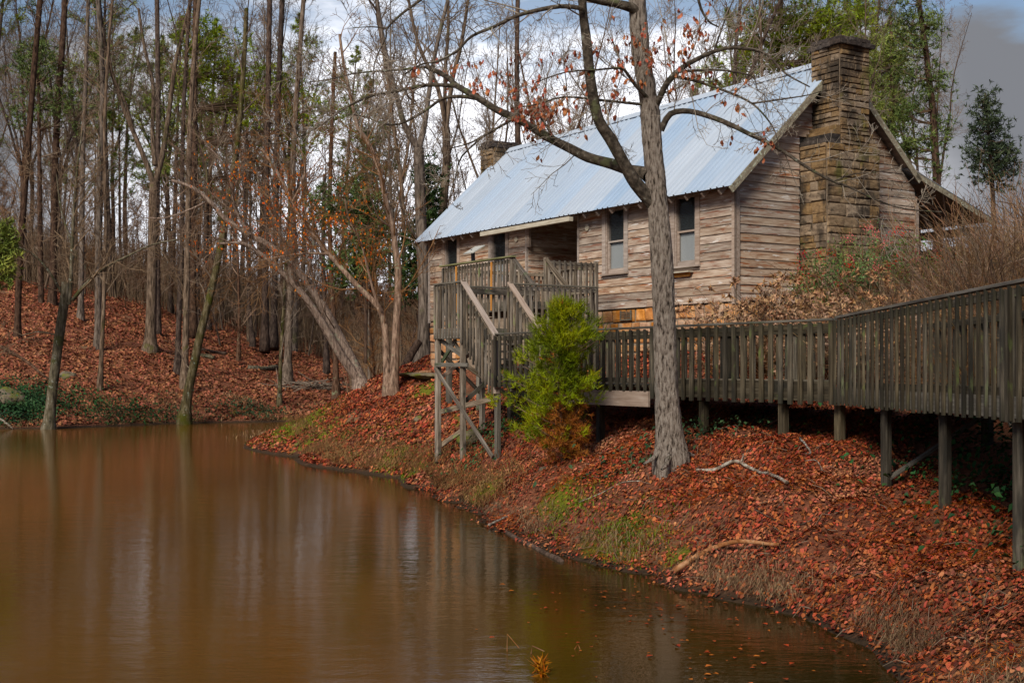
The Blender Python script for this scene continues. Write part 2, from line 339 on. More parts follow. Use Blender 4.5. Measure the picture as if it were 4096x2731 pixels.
CP += [(-5.4,44,1.98),(-4,40,1.75),(-3.2,46,2.83),(-2.73,41.6,2.66),(-2.07,34,1.58),(-6.3,43.5,.95),(-7.4,47,.9),(-1.72,28.3,.43),(-1.07,27.36,.63),(-.33,26.2,.71),
 (.95,22,.93),(2.41,19,1.21),(1.7,23,1.27),(3.77,19.6,1.54),(4.7,18.1,1.46),(4.69,16.2,1.16),(4.7,14.1,.93),(4.7,12.1,.69),(2.9,16,.9),(4.3,10,.5),(4.5,6,.5),(4,1,.8),
 (6.5,21,1.9),(8,25,2.7),(5.17,29,2.95),(3,31,2.8),(0,35,2.5),(1,29,2.3),(3,26,2.4),(-.5,31,1.5),(8,36,3.4),(15,35,3.6),(12,28,3.3),(9,20,2.3),(7,15,1.5),(8,12,1.2),(6,9,.9),(15,15,2.5),(20,25,3.6),(25,10,3),
 (0,55,3),(10,60,4.5),(25,60,5),(45,60,6),(20,100,8),(0,90,4),(-6,66,1.2),(-7,62,.6),(-4.8,58,1.4),(-5.5,52,1.3),
 (-11,75,1.6),(-10.7,95,2.2),(-17,85,3.9),(-19.4,75,3.75),(-20.8,72,3.95),(-28.8,85,7.1),(-34.7,85,8.2),(-23.5,100,6.9),(-15,110,4.7),(-24,65,3.4),(-26,62,3.6),(-20,62,2.2),(-15,66,1.5),(-13,63,.9),
 (-50,150,15),(-20,150,9),(0,150,7),(30,150,9),(-60,90,12),(-45,60,6),(-50,30,4),(-60,10,5),(60,150,12),(60,90,9),(70,40,7),(60,10,4),
 (0,-3,1.2),(8,-3,1.5),(-20,-6,1.5),(-50,-10,3),(30,-10,3),(-250,300,25),(0,400,20),(250,300,25),(-200,0,10),(200,0,10),(-200,-100,8),(200,-100,8),(0,-120,5)]
CPA = np.array(CP, float)
def fit(cp):
    d = np.hypot(cp[:, None, 0]-cp[None, :, 0], cp[:, None, 1]-cp[None, :, 1])
    A = np.block([[d+np.eye(len(cp))*-.02, np.ones((len(cp), 1))], [np.ones((1, len(cp))), np.zeros((1, 1))]])
    return np.linalg.solve(A, np.append(cp[:, 2], 0))
WT = fit(CPA)
def mn_(x, y):
    o = np.zeros_like(x)
    for a, b, c, d, e in ((3.1, 1.7, .6, 1, .5), (-2.3, 4.4, 2.1, .8, .7), (6.7, 3.9, 1.3, .5, .9), (-7.9, 5.1, .2, .45, 1.1), (9.3, -8.7, 4.0, .4, 1.7)): o += d*np.sin(a*x+b*y+c+1.5*np.sin(e*(x-y*.7)+c))
    return o
def gz_arr(x, y):
    x = np.asarray(x, float); y = np.asarray(y, float); out = np.empty(x.size); xf = x.ravel(); yf = y.ravel()
    for i in range(0, xf.size, 8192):
        d = np.hypot(xf[i:i+8192, None]-CPA[None, :, 0], yf[i:i+8192, None]-CPA[None, :, 1])
        out[i:i+8192] = d@WT[:-1]+WT[-1]
    n = .05*mn_(xf, yf)+.035*np.sin(xf*2.1+1.3*np.sin(yf*1.7))+.03*np.sin(yf*2.9+xf*1.1)+.02*np.sin(xf*5.3+yf*4.1)+.05*np.sin(xf*.7+yf*.5)
    out += n*np.clip((out+.15)*2.5, .1, 1)
    return out.reshape(x.shape)
def gz(x, y): return float(gz_arr(np.array([x]), np.array([y]))[0])

def axis(parts):
    a = []
    for lo, hi, st in parts: a += list(np.arange(lo, hi, st))
    return np.array(a+[parts[-1][1]])
gx = axis([(-300,-80,20),(-80,-36,2),(-36,-12,.6),(-12,8,.2),(8,20,.5),(20,60,2),(60,300,20)])
gy = axis([(-120,-20,15),(-20,6,1.5),(6,34,.2),(34,70,.4),(70,130,1.2),(130,400,15)])
X, Yg = np.meshgrid(gx, gy); Z = gz_arr(X, Yg)
nx, ny = len(gx), len(gy)
me = bpy.data.meshes.new('ground')
me.vertices.add(nx*ny); me.vertices.foreach_set('co', np.stack([X, Yg, Z], -1).astype(np.float32).ravel())
idx = np.arange(nx*ny).reshape(ny, nx)
q = np.stack([idx[:-1, :-1], idx[:-1, 1:], idx[1:, 1:], idx[1:, :-1]], -1).reshape(-1, 4)
me.loops.add(q.size); me.loops.foreach_set('vertex_index', q.ravel().astype(np.int32))
me.polygons.add(len(q)); me.polygons.foreach_set('loop_start', (np.arange(len(q))*4).astype(np.int32))
me.polygons.foreach_set('use_smooth', np.ones(len(q), bool))
me.update(calc_edges=True)
MOSS = [(-7.6,44.5,1.3,3.5,1.0),(-6.9,41,1.1,3,.9),(-5.8,38,1.0,2.5,.7),(-2.6,38.5,.9,1.6,.8),(-3.0,31,.7,1.2,.7),(-2.2,28.8,.5,1.0,.7),(1.35,17.3,.6,1.1,.85),(.75,20.2,.5,1.6,.75),(-.5,23.8,.5,1.5,.7),(2.1,15.9,.35,.5,.6),(-12,61,4,1.5,.5),(-17,57.5,4,1.3,.45),(-1.2,31.5,.8,1,.6),(-4.6,36,.8,1.5,.6)]
moss = np.zeros_like(X)
for (mx, my, sx_, sy_, amt) in MOSS:
    moss = np.maximum(moss, amt*np.exp(-((X-mx)/sx_)**2-((Yg-my)/sy_)**2))
def moss_at(x, y):
    m = np.zeros_like(x)
    for (mx, my, sx_, sy_, amt) in MOSS: m = np.maximum(m, amt*np.exp(-((x-mx)/sx_)**2-((y-my)/sy_)**2))
    return np.clip(m, 0, .9)
a = me.attributes.new('moss', 'FLOAT', 'POINT'); a.data.foreach_set('value', moss.ravel().astype(np.float32))
me.materials.append(MT['ground'])
tag(link('ground', me), kind='structure')

# pond surface
wx = np.arange(-45, 8.1, .35); wy = np.arange(-12, 66, .35); WX, WY = np.meshgrid(wx, wy)
dz = gz_arr(WX, WY)
keep = dz < 1.6
me = bpy.data.meshes.new('pond_water'); n_ = WX.size
me.vertices.add(n_); me.vertices.foreach_set('co', np.stack([WX, WY, np.zeros_like(WX)], -1).astype(np.float32).ravel())
idx = np.arange(n_).reshape(WX.shape)
q = np.stack([idx[:-1, :-1], idx[:-1, 1:], idx[1:, 1:], idx[1:, :-1]], -1).reshape(-1, 4)
me.loops.add(q.size); me.loops.foreach_set('vertex_index', q.ravel().astype(np.int32))
me.polygons.add(len(q)); me.polygons.foreach_set('loop_start', (np.arange(len(q))*4).astype(np.int32)); me.update(calc_edges=True)
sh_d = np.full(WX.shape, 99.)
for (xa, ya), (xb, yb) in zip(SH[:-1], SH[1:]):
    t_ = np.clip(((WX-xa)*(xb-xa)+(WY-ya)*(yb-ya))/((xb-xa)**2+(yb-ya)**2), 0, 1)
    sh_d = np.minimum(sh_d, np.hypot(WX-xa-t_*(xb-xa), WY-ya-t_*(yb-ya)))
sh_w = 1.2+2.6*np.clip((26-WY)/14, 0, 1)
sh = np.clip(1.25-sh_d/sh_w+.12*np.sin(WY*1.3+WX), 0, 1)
a = me.attributes.new('bank_reflection', 'FLOAT', 'POINT'); a.data.foreach_set('value', (sh*.9).ravel().astype(np.float32))  # mask for the painted bank reflection, strongest at the near shore
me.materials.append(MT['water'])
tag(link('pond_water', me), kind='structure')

# ------------------------------------------------------------------ house
HR = empty('log_house', (5.17, 29.0, H), math.atan2(.8477, -.5304), 'weathered wooden cabin with pale metal roof and stone chimney above the pond', 'house')
ZS = 1.537; WT_ = 4.42       # bottom and top of the siding, above eye height
LEN = 14.9; DEP = 6.2
FL = .20                      # ground end of the stonework
def lap(parent, name, p0, p1, nrm_, hgt, mat='siding', t0=.012, t1=.034):
    """one lap board from p0 to p1 (its lower edge), local x along the board"""
    p0 = Vector(p0); p1 = Vector(p1); x = (p1-p0); L = x.length; x.normalize(); n = Vector(nrm_)
    z = Vector((0, 0, 1))
    b = MB(); hh = hgt+.02
    b.add([(0,0,0),(L,0,0),(L,t1,0),(0,t1,0),(0,0,hh),(L,0,hh),(L,t0,hh),(0,t0,hh)],
          [(0,1,2,3),(7,6,5,4),(3,2,6,7),(0,3,7,4),(1,5,6,2),(4,5,1,0)])
    m = Matrix((x, n, z)).transposed().to_4x4(); m.translation = p0
    me = b.mesh(name, mat)
    if x.cross(n).dot(z) < 0: me.flip_normals()
    return link(name, me, parent, mw=m)
wins = [(1.217, 2.305), (4.04, 5.16), (9.89, 11.03), (12.82, 13.95)]
BZ = (6.29, 8.9)
front = empty('wall', (0, 0, 0), parent=HR)
core = MB()
for (a0, a1) in ((0, BZ[0]), (BZ[1], LEN)):
    ws = [w_ for w_ in wins if a0 <= w_[0] < a1]; cur = a0
    for (w0, w1) in sorted(ws):
        core.box(cur, w0+.05, -.12, 0, ZS-.02, WT_); core.box(w0+.05, w1-.05, -.12, 0, ZS-.02, 2.42); core.box(w0+.05, w1-.05, -.12, 0, 4.22, WT_); cur = w1-.05
    core.box(cur, a1, -.12, 0, ZS-.02, WT_)
core.build('wall_backing', 'interior', front)
EX = .2
rows = int((WT_-ZS)/EX)+1
rr = random.Random(3)
for i in range(rows):
    z = ZS+i*EX; hgt = min(EX, WT_-z)
    if hgt < .05: continue
    for (a0, a1) in ((.09, BZ[0]-.05), (BZ[1]+.05, LEN-.09)):
        segs = [(a0, a1)]
        if z+hgt > 2.44:
            cur = a0; segs = []
            for (w0, w1) in sorted(w_ for w_ in wins if a0 <= w_[0] < a1):
                segs.append((cur, w0-.002)); cur = w1+.002
            segs.append((cur, a1))
        for (s0, s1) in segs:
            L = s1-s0
            if L > 2.6 and rr.random() < .75:
                c_ = s0+L*rr.uniform(.3, .7)
                lap(front, 'siding_board', (s0, 0, z), (c_-.003, 0, z), (0, 1, 0), hgt, t1=.034)
                lap(front, 'siding_board', (c_+.003, 0, z), (s1, 0, z), (0, 1, 0), hgt, t1=.037)
            else: lap(front, 'siding_board', (s0, 0, z), (s1, 0, z), (0, 1, 0), hgt, t1=.034+rr.uniform(-.003, .005))
# gable wall (plane x=0, facing -x)
gab = empty('wall', (0, 0, 0), parent=HR)
RB = -3.12; RZ = 7.5; SL = (RZ-4.13)/(3.12+.45)
def roofz(b): return RZ-abs(b-RB)*SL
b = MB(); b.add([(.02,0,ZS-.02),(.02,-DEP,ZS-.02),(.02,-DEP,roofz(-DEP)-.1),(.02,RB,RZ-.1),(.02,0,roofz(0)-.1),(.12,0,ZS-.02),(.12,-DEP,ZS-.02),(.12,-DEP,roofz(-DEP)-.1),(.12,RB,RZ-.1),(.12,0,roofz(0)-.1)],
    [(0,1,2,3,4),(9,8,7,6,5),(0,4,9,5),(4,3,8,9),(3,2,7,8),(2,1,6,7),(1,0,5,6)])
b.build('wall_backing', 'interior', gab)
CH0, CH1, CHU0, CHU1 = -2.03, -3.88, -2.46, -3.50
z = ZS
while z < RZ-.15:
    hgt = EX
    # width where the board's lower edge meets the slope
    off = (RZ-.12-z)/SL
    y0 = min(-.09, RB+off); y1 = max(-DEP+.09, RB-off)
    cl, cr = (CH0, CH1) if z < 5.35 else (CHU0, CHU1)
    for (s0, s1) in ((y0, cl+.003), (cr-.003, y1)):
        if s0-s1 < .12: continue
        # top edge clipped by the slope
        L = s0-s1; hh = min(hgt+.02, RZ-.1-z)
        t0 = min(L, max(0, s0-(RB+(RZ-.12-z-hh)/SL))); t1 = min(L, max(0, (RB-(RZ-.12-z-hh)/SL)-s1))
        if s0 != y0: t0 = 0
        if s1 != y1: t1 = 0
        if t0+t1 >= L: t0 = t0*(L-.01)/(t0+t1); t1 = L-.01-t0
        bb = MB(); ta, tb_ = .012, .034+rr.uniform(-.003, .004)
        bb.add([(0,0,0),(L,0,0),(L,tb_,0),(0,tb_,0),(t0,0,hh),(L-t1,0,hh),(L-t1,ta,hh),(t0,ta,hh)],
            [(0,1,2,3),(7,6,5,4),(3,2,6,7),(0,3,7,4),(1,5,6,2),(4,5,1,0)])
        x = Vector((0, -1, 0)); n = Vector((-1, 0, 0)); m = Matrix((x, n, Vector((0, 0, 1)))).transposed().to_4x4(); m.translation = (.02, s0, z)
        me = bb.mesh('siding_board', 'siding'); me.flip_normals()
        link('siding_board', me, gab, mw=m)
    z += EX
# far gable, rear wall, breezeway
fb = MB(); fb.box(LEN-.12, LEN-.005, -DEP, 0, ZS, 4.4); fb.box(0, LEN, -DEP, -DEP+.12, ZS, 4.4)
fb.add([(LEN,0,4.4),(LEN,-DEP,4.4),(LEN,RB,RZ-.1)], [(0,1,2)])
fb.build('rear_wall', 'siding', HR)
bz = empty('breezeway', (0, 0, 0), parent=HR)
bb = MB(); bb.box(BZ[0]-.12, BZ[0], -DEP, -.125, ZS, 4.4); bb.box(BZ[1], BZ[1]+.12, -DEP, -.125, ZS, 4.4); bb.box(BZ[0], BZ[1], -DEP+.12, -DEP+.2, ZS, 4.4)
bb.build('inner_wall', 'siding', bz)
for i in range(14):
    z = ZS+i*EX
    lap(bz, 'siding_board', (BZ[1]-.001, -.02, z), (BZ[1]-.001, -4.6, z), (-1, 0, 0), EX)
bb = MB(); bb.box(BZ[0], BZ[1], -DEP, .05, ZS-.05, ZS+.02); bb.build('floor', 'deckwood', bz)
bb = MB(); bb.box(BZ[0], BZ[1], -DEP, .0, 4.36, 4.40); bb.build('ceiling', 'siding', bz)
# corner boards and trims
for (x0, x1, y0, y1) in ((-.035, .0, -.10, .045), (-.035, .09, .0, .045), (LEN-.09, LEN+.035, 0, .045), (-.035, .02, -DEP-.03, -DEP+.09), (BZ[0]-.05, BZ[0]+.02, -.1, .05), (BZ[1]-.02, BZ[1]+.05, -.1, .05)):
    b = MB(); b.box(x0, x1, y0+.001, y1, ZS-.06, WT_-.12 if x0 > 1 or y0 > -1 else WT_-.2)
    b.build('corner_board', 'trim', HR)
b = MB(); b.box(BZ[1]-.16, BZ[1]-.022, -.02, .052, 3.5, WT_); b.build('beam_trim', 'trim', HR)
# windows
def window(w0, w1, deep=True):
    r = empty('window', (w0, 0, 0), parent=HR); W = w1-w0; c0, c1 = .20, W-.20
    def bx(name, x0, x1, y0, y1, z0, z1, mat='trim'):
        b = MB(); b.box(x0, x1, y0, y1, z0, z1); return b.build(name, mat, r)
    bx('casing', 0, .15, 0, .055, 2.47, 4.3); bx('casing', W-.15, W, 0, .055, 2.47, 4.3); bx('casing', .151, W-.151, 0, .05, 4.18, 4.3)
    bx('sill', -.02, W+.02, -.02, .11, 2.425, 2.468); bx('apron', 0, W, 0, .046, 2.36, 2.424)
    bx('jamb', .151, .2, -.1, .03, 2.47, 4.18); bx('jamb', W-.2, W-.151, -.1, .03, 2.47, 4.18)
    bx('sash_rail', c0, c1, -.06, -.005, 3.29, 3.335); bx('sash_rail', c0, c1, -.08, -.02, 2.47, 2.60); bx('sash_rail', c0, c1, -.06, 0, 4.12, 4.18)
    bx('sash_stile', c0, c0+.045, -.07, -.01, 2.601, 3.289); bx('sash_stile', c1-.045, c1, -.07, -.01, 2.601, 3.289)
    bx('pane', c0+.045, c1-.045, -.055, -.05, 2.60, 3.29, 'glass'); bx('pane', c0+.003, c1-.003, -.045, -.04, 3.335, 4.12, 'glass')
    bx('curtain', c0+.02, c1-.02, -.085, -.082, 2.61, 3.28, 'curtain'); bx('dark_room', c0-.1, c1+.1, -.60, -.55, 2.3, 4.3, 'interior')
    return r
for w_ in wins: window(*w_)
# shelf below the right-hand window
b = MB(); b.box(1.45, 2.5, .0465, .20, 2.30, 2.33); b.build('window_shelf', 'gutter', HR)
b = MB(); b.box(1.55, 2.45, .0465, .10, 2.21, 2.299); b.build('shelf_bracket', 'newwood', HR)
# medallions
for a_ in (9.45, 5.85):
    b = MB(); n = 20
    V = []; F = []
    for k, (r_, y_) in enumerate(((.085, .036), (.085, .055), (.068, .058), (.062, .048), (.02, .048), (0.001, .06))):
        V += [(a_+r_*math.cos(t), y_, 3.78+r_*math.sin(t)) for t in [2*math.pi*i/n for i in range(n)]]
        if k: F += [((k-1)*n+i, (k-1)*n+(i+1) % n, k*n+(i+1) % n, k*n+i) for i in range(n)]
    b.add(V, F); b.build('wall_medallion', 'gutter', HR)
# roof
roof = empty('roof', (0, 0, 0), parent=HR)
RX0, RX1 = -.32, 15.25
sl = math.hypot(1, SL)
def sheet(x0, x1, b0, z0, b1, z1, mat='metal'):
    """corrugated sheet running from eave (b0,z0) to top (b1,z1)"""
    d = Vector((0, b1-b0, z1-z0)); n = Vector((0, -d.z, d.y)).normalized()
    if n.z < 0: n = -n
    V = []; F = []; x = x0; prof = []
    k0 = math.ceil((x0+100)/.2225)
    xs = [(x0, 0)]; r = k0*.2225-100
    while r < x1-.04:
        if r > x0+.03: xs += [(r-.030, 0), (r-.013, .036), (r+.013, .036), (r+.030, 0)]
        m_ = r+.111
        if m_ < x1-.03: xs += [(m_-.012, 0), (m_, .006), (m_+.012, 0)]
        r += .2225
    xs.append((x1, 0))
    for (xx, h_) in xs:
        for (bb_, zz) in ((b0, z0), (b1, z1)):
            p = Vector((xx, bb_, zz))+n*h_; V.append(tuple(p))
    for i in range(len(xs)-1): F.append((2*i, 2*i+2, 2*i+3, 2*i+1))
    b = MB(); b.add(V, F)
    me = b.mesh('roof_sheet', mat); o = link('roof_sheet', me, roof)
    md = o.modifiers.new('t', 'SOLIDIFY'); md.thickness = .004
    return o
x = RX0
while x < RX1-.05:
    x2 = min(x+.89, RX1)
    off = rr.uniform(-.004, .004)
    for sgn in (1, -1):
        # leave the chimneys free
        inch = (x < -.02) or (x2 > LEN+.2)
        if sgn == 1: sheet(x, x2+.0, .45, 4.13+off, RB, RZ+off)
        else: sheet(x, x2, -5.75, roofz(-5.75)+off, RB, RZ+off)
    sheet(x, x2, -8.95, 3.93+off, -5.6, roofz(-5.75)+.03+off)
    x = x2
b = MB(); rw = .17
b.add([(.0,RB+rw,RZ-rw*SL+.045),(LEN+.05,RB+rw,RZ-rw*SL+.045),(.0,RB,RZ+.055),(LEN+.05,RB,RZ+.055),(.0,RB-rw,RZ-rw*SL+.045),(LEN+.05,RB-rw,RZ-rw*SL+.045)], [(0,1,3,2),(2,3,5,4)])
o = b.build('ridge_cap', 'metal', roof); md = o.modifiers.new('t', 'SOLIDIFY'); md.thickness = .015
# deck boards below the sheets, rafters, rake boards
b = MB()
def slab(x0, x1, b0, z0, b1, z1, t):
    b.add([(x0,b0,z0),(x1,b0,z0),(x1,b1,z1),(x0,b1,z1),(x0,b0,z0-t),(x1,b0,z0-t),(x1,b1,z1-t),(x0,b1,z1-t)],
          [(0,1,2,3),(7,6,5,4),(4,5,1,0),(5,6,2,1),(6,7,3,2),(7,4,0,3)])
slab(RX0+.03, RX1-.03, .40, 4.13-.025+.05*SL, RB, RZ-.028, .03); slab(RX0+.03, RX1-.03, -5.7, roofz(-5.7)-.028, RB-.001, RZ-.028, .03); slab(RX0+.03, RX1-.03, -8.9, 3.92, -5.7, roofz(-5.7)-.01, .03)
b.build('roof_decking', 'trim', roof)
for i in range(26):
    x = .15+i*.6
    if x > LEN: break
    bar('rafter', (x, .36, 4.05-.10+.09*SL), (x, -.3, 4.05-.10+.75*SL), .05, .13, 'trim', roof, (1, 0, 0))
for x in (RX0+.01, RX1-.04):
    nn = Vector((0, SL, 1)).normalized()
    bar('rake_board', (x, .43, 4.03), (x, RB, RZ-.115), .16, .03, 'rakewood', roof, (0, 0, 1))
    bar('rake_board', (x, -5.95, roofz(-5.95)-.10), (x, RB-.002, RZ-.115), .16, .03, 'rakewood', roof, (0, 0, 1))
    bar('rake_board', (x, -8.9, 3.84), (x, -5.8, roofz(-5.8)-.09), .14, .03, 'rakewood', roof, (0, 0, 1))
for i in range(9):
    x = .5+i*1.8
    bar('porch_rafter', (x, -8.7, 3.83), (x, -5.9, 4.78), .05, .13, 'trim', roof, (1, 0, 0))
b = MB(); b.box(-.1, LEN, -8.6, -8.45, 3.55, 3.75); b.build('porch_beam', 'trim', HR)
for x in (0.05, 3.7, 7.4, 11.1, 14.7):
    b = MB(); b.box(x-.07, x+.07, -8.6, -8.46, .8, 3.549); b.build('porch_post', 'trim', HR)
for i in range(52):
    b_ = -6.3-i*.045
    bar('porch_plank', (.35+i*.155, -8.38, .7), (.35+i*.155, -8.38, 3.25+.02*math.sin(i*2.1)), .15, .022, 'deckwood', HR, (1, 0, 0))
b = MB(); b.box(.2, 8.4, -8.365, -8.33, 3.1, 3.2); b.build('porch_rail', 'trim', HR)
b = MB(); b.box(5.9, 10.6, .47, .60, 3.94, 3.955); b.box(5.9, 10.6, .588, .60, 3.955, 4.06); b.box(5.9, 10.6, .47, .482, 3.955, 4.05); b.box(5.9, 5.912, .482, .588, 3.955, 4.05); b.box(10.588, 10.6, .482, .588, 3.955, 4.05)
b.build('gutter', 'gutter', HR)
# stonework
def stone_mesh(wd, ht, dp, seed, mat):
    r = random.Random(seed); b = MB(); e = min(wd, ht)*.13
    j = lambda s: r.uniform(-s, s)
    o = [(0, 0), (wd, 0), (wd, ht), (0, ht)]
    if mat == 'foundation': e *= 1.5; o = [(x+r.uniform(0, .03)*(1 if x == 0 else -1), z+r.uniform(0, .035)*(1 if z == 0 else -1)) for x, z in o]
    V = [(x+j(e*.3), 0, z+j(e*.3)) for x, z in o]
    V += [(x+j(e*.3), dp*.7, z+j(e*.3)) for x, z in o]
    V += [(e+j(e*.4), dp+j(.006), e+j(e*.4)), (wd-e+j(e*.4), dp+j(.006), e+j(e*.4)), (wd-e+j(e*.4), dp+j(.008), ht-e+j(e*.4)), (e+j(e*.4), dp+j(.008), ht-e+j(e*.4))]
    F = [(0,1,5,4),(1,2,6,5),(2,3,7,6),(3,0,4,7),(4,5,9,8),(5,6,10,9),(6,7,11,10),(7,4,8,11),(8,9,10,11)]
    b.add(V, F); return b.mesh('stone', mat)
def stone_face(parent, org, xd, nd, W, Ht, rh, rw_, mat, seed, gap=.018):
    r = random.Random(seed); z = 0; n = 0
    xd = Vector(xd); nd = Vector(nd)
    while z < Ht-.03:
        h_ = min(r.uniform(*rh), Ht-z)
        if Ht-z-h_ < rh[0]*.7: h_ = Ht-z
        x = 0
        while x < W-.01:
            w_ = min(r.uniform(*rw_), W-x)
            if W-x-w_ < rw_[0]*.7: w_ = W-x
            seed += 1; n += 1
            me = stone_mesh(max(.03, w_-gap), max(.02, h_-gap), r.uniform(.03, .065), seed, mat)
            m = Matrix((xd, nd, Vector((0, 0, 1)))).transposed().to_4x4(); m.translation = Vector(org)+xd*(x+gap/2)+Vector((0, 0, z+gap/2))
            if xd.cross(nd).z < 0: me.flip_normals()
            o = link('stone', me, parent, mw=m)
            x += w_
        z += h_
    return n
fnd = empty('foundation', (0, 0, 0), parent=HR)
b = MB(); b.box(0.02, LEN-.02, -DEP, -.03, -1.2, ZS-.021); b.build('mortar_core', 'mortar', fnd)
stone_face(fnd, (0, -.035, ZS-.02-1.36), (1, 0, 0), (0, 1, 0), 6.3, 1.36, (.2, .36), (.28, .62), 'foundation', 100, .03)
stone_face(fnd, (12.6, -.035, ZS-.02-1.9), (1, 0, 0), (0, 1, 0), 2.28, 1.9, (.22, .36), (.3, .6), 'foundation', 300, .03)
stone_face(fnd, (.025, 0, ZS-.02-.7), (0, -1, 0), (-1, 0, 0), 2.0, .7, (.2, .32), (.3, .6), 'foundation', 500, .03)
b = MB()
for i in range(9): b.box(3.95+i*.045, 3.96+i*.045, .03, .04, 1.28, 1.46)
for i in range(5): b.box(3.94, 4.34, .029, .041, 1.29+i*.04, 1.298+i*.04)
b.box(3.9, 3.939, .02, .05, 1.26, 1.48); b.box(4.341, 4.38, .02, .05, 1.26, 1.48); b.box(3.9, 4.38, .0205, .0495, 1.22, 1.259)
b.build('foundation_vent', 'darkwood', fnd)
ch = empty('chimney', (0, 0, 0), parent=HR)
ZB = .7; ZM = 5.28
b = MB(); D = .84
b.box(-D, .0, CH1+.05, CH0-.05, ZB, ZM); b.box(-D, .05, CHU1+.04, CHU0-.04, ZM, 7.66)
# sloped shoulders
b.build('mortar_core', 'mortar', ch)
stone_face(ch, (-D, CH0-.05, ZB), (0, -1, 0), (-1, 0, 0), 1.75, ZM-ZB, (.12, .30), (.22, .6), 'stone', 1000)
stone_face(ch, (-D, CH0-.05, ZB), (1, 0, 0), (0, 1, 0), D, ZM-ZB, (.14, .30), (.25, .5), 'stone', 1200)
stone_face(ch, (-D, CHU0-.04, ZM), (0, -1, 0), (-1, 0, 0), .96, 7.66-ZM, (.07, .19), (.2, .55), 'stone', 1400)
stone_face(ch, (-D, CHU0-.04, ZM), (1, 0, 0), (0, 1, 0), D+.04, 7.66-ZM, (.08, .19), (.22, .5), 'stone', 1600)
stone_face(ch, (-D, CHU1+.04, ZM), (1, 0, 0), (0, -1, 0), D+.04, 7.66-ZM, (.1, .2), (.3, .5), 'stone', 1700)
# shoulders: stepped slabs
for k in range(4):
    yy0 = CH0-.02-k*.1; zz = ZM+.0+k*.11
    b = MB(); b.box(-D-.03, .0, CHU0-.03, yy0, zz, zz+.105); b.build('shoulder_stone', 'capstone' if k < 2 else 'stone', ch)
    yy1 = CH1+.02+k*.09
    b = MB(); b.box(-D-.03, .0, yy1, CHU1+.03, zz-.12, zz-.015); b.build('shoulder_stone', 'stone', ch)
def capring(parent, x0, x1, y0, y1, z, t, seed):
    r = random.Random(seed)
    for side in range(4):
        L = (x1-x0) if side % 2 == 0 else (y1-y0); s = 0
        while s < L-.01:
            w_ = min(r.uniform(.25, .5), L-s)
            if L-s-w_ < .15: w_ = L-s
            o_ = r.uniform(-.02, .035); g_ = .006; zz = r.uniform(-.012, .012)
            b = MB()
            if side == 0: b.box(x0+s+g_, x0+s+w_-g_, y0-o_, y0+.25, z+zz, z+t+zz)
            if side == 2: b.box(x0+s+g_, x0+s+w_-g_, y1-.25, y1+o_, z+zz, z+t+zz)
            if side == 1: b.box(x1-.24, x1+o_, y0+s+g_+.001, y0+s+w_-g_, z+zz+.003, z+t+zz-.002)
            if side == 3: b.box(x0-o_, x0+.24, y0+s+g_+.001, y0+s+w_-g_, z+zz+.003, z+t+zz-.002)
            o = b.build('cap_stone', 'capstone', parent)
            md = o.modifiers.new('b', 'BEVEL'); md.width = .015; md.segments = 2
            s += w_
capring(ch, -D-.13, .14, CHU1-.06, CHU0+.06, 7.62, .11, 5); capring(ch, -D-.05, .08, CHU1+.01, CHU0-.02, 7.745, .10, 6)
ch2 = empty('chimney', (0, 0, 0), parent=HR)
b = MB(); b.box(LEN+.05, LEN+.85, -3.5, -2.5, 1, 7.56); b.build('mortar_core', 'mortar', ch2)
stone_face(ch2, (LEN+.05, -2.5, 5.5), (1, 0, 0), (0, 1, 0), .8, 2.06, (.09, .19), (.2, .5), 'stone', 1900)
stone_face(ch2, (LEN+.85, -3.5, 6.6), (0, 1, 0), (1, 0, 0), 1.0, .96, (.09, .19), (.2, .5), 'stone', 2000)
stone_face(ch2, (LEN+.05, -3.5, 6.9), (0, 1, 0), (-1, 0, 0), 1.0, .66, (.09, .19), (.2, .5), 'stone', 2050)
capring(ch2, LEN-.03, LEN+.93, -3.6, -2.4, 7.56, .12, 8); capring(ch2, LEN+.03, LEN+.87, -3.52, -2.48, 7.69, .10, 9)

# ------------------------------------------------------------------ timber stairs, deck and ramp (same axes as the house)
def Wm(a_, b_, z_):           # house axes to world, z above eye height
    return Vector((5.17-.5304*a_-.8477*b_, 29+.8477*a_-.5304*b_, H+z_))
def local_ground(a_, b_):
    p = Wm(a_, b_, 0); return gz(p.x, p.y)-H
def picket_row(parent, p0, p1, n_hint, z0a, z1a, z0b, z1b, out, mat, spacing=.15, special=(), skipends=False, rail=True, wp=.045, jit=.006, tp=.04):
    """pickets between two plan points (a,b); z0/z1 bottom/top at each end; out = side they are nailed on"""
    p0 = Vector((p0[0], p0[1])); p1 = Vector((p1[0], p1[1])); d = p1-p0; L = d.length; n = max(2, round(L/spacing))
    r = random.Random(int(L*1000)+int(z0a*100)); o = Vector(out)
    for i in range(n+1):
        if skipends and i in (0, n): continue
        t = i/n; q = p0+d*t; zb = z0a+(z0b-z0a)*t; zt = z1a+(z1b-z1a)*t
        q3 = Vector((q.x+o.x*.045, q.y+o.y*.045, 0))
        lean = Vector((d.x, d.y, 0)).normalized()*r.uniform(-jit, jit)
        m_ = 'newwood' if i in special else {'deckwood': 'picket', 'rampwood': 'ramppicket'}.get(mat, mat)
        zt_ = round(zt-zb, 2); zb_ = zb+r.uniform(-.012, .008)
        lean = lean*1.8
        bar('picket', q3+Vector((0, 0, zb_)), q3+lean+Vector((0, 0, zb_+zt_)), wp*r.choice((.86, 1, 1, 1.12)), tp, m_, parent, (d.x, d.y, 0), .03)
    if rail:
        for (dz, hh) in ((-.05, .085), ):
            bar('rail', (p0.x, p0.y, z1a+dz-.02), (p1.x, p1.y, z1b+dz-.02), .038, hh, mat, parent, (o.x, o.y, 0))
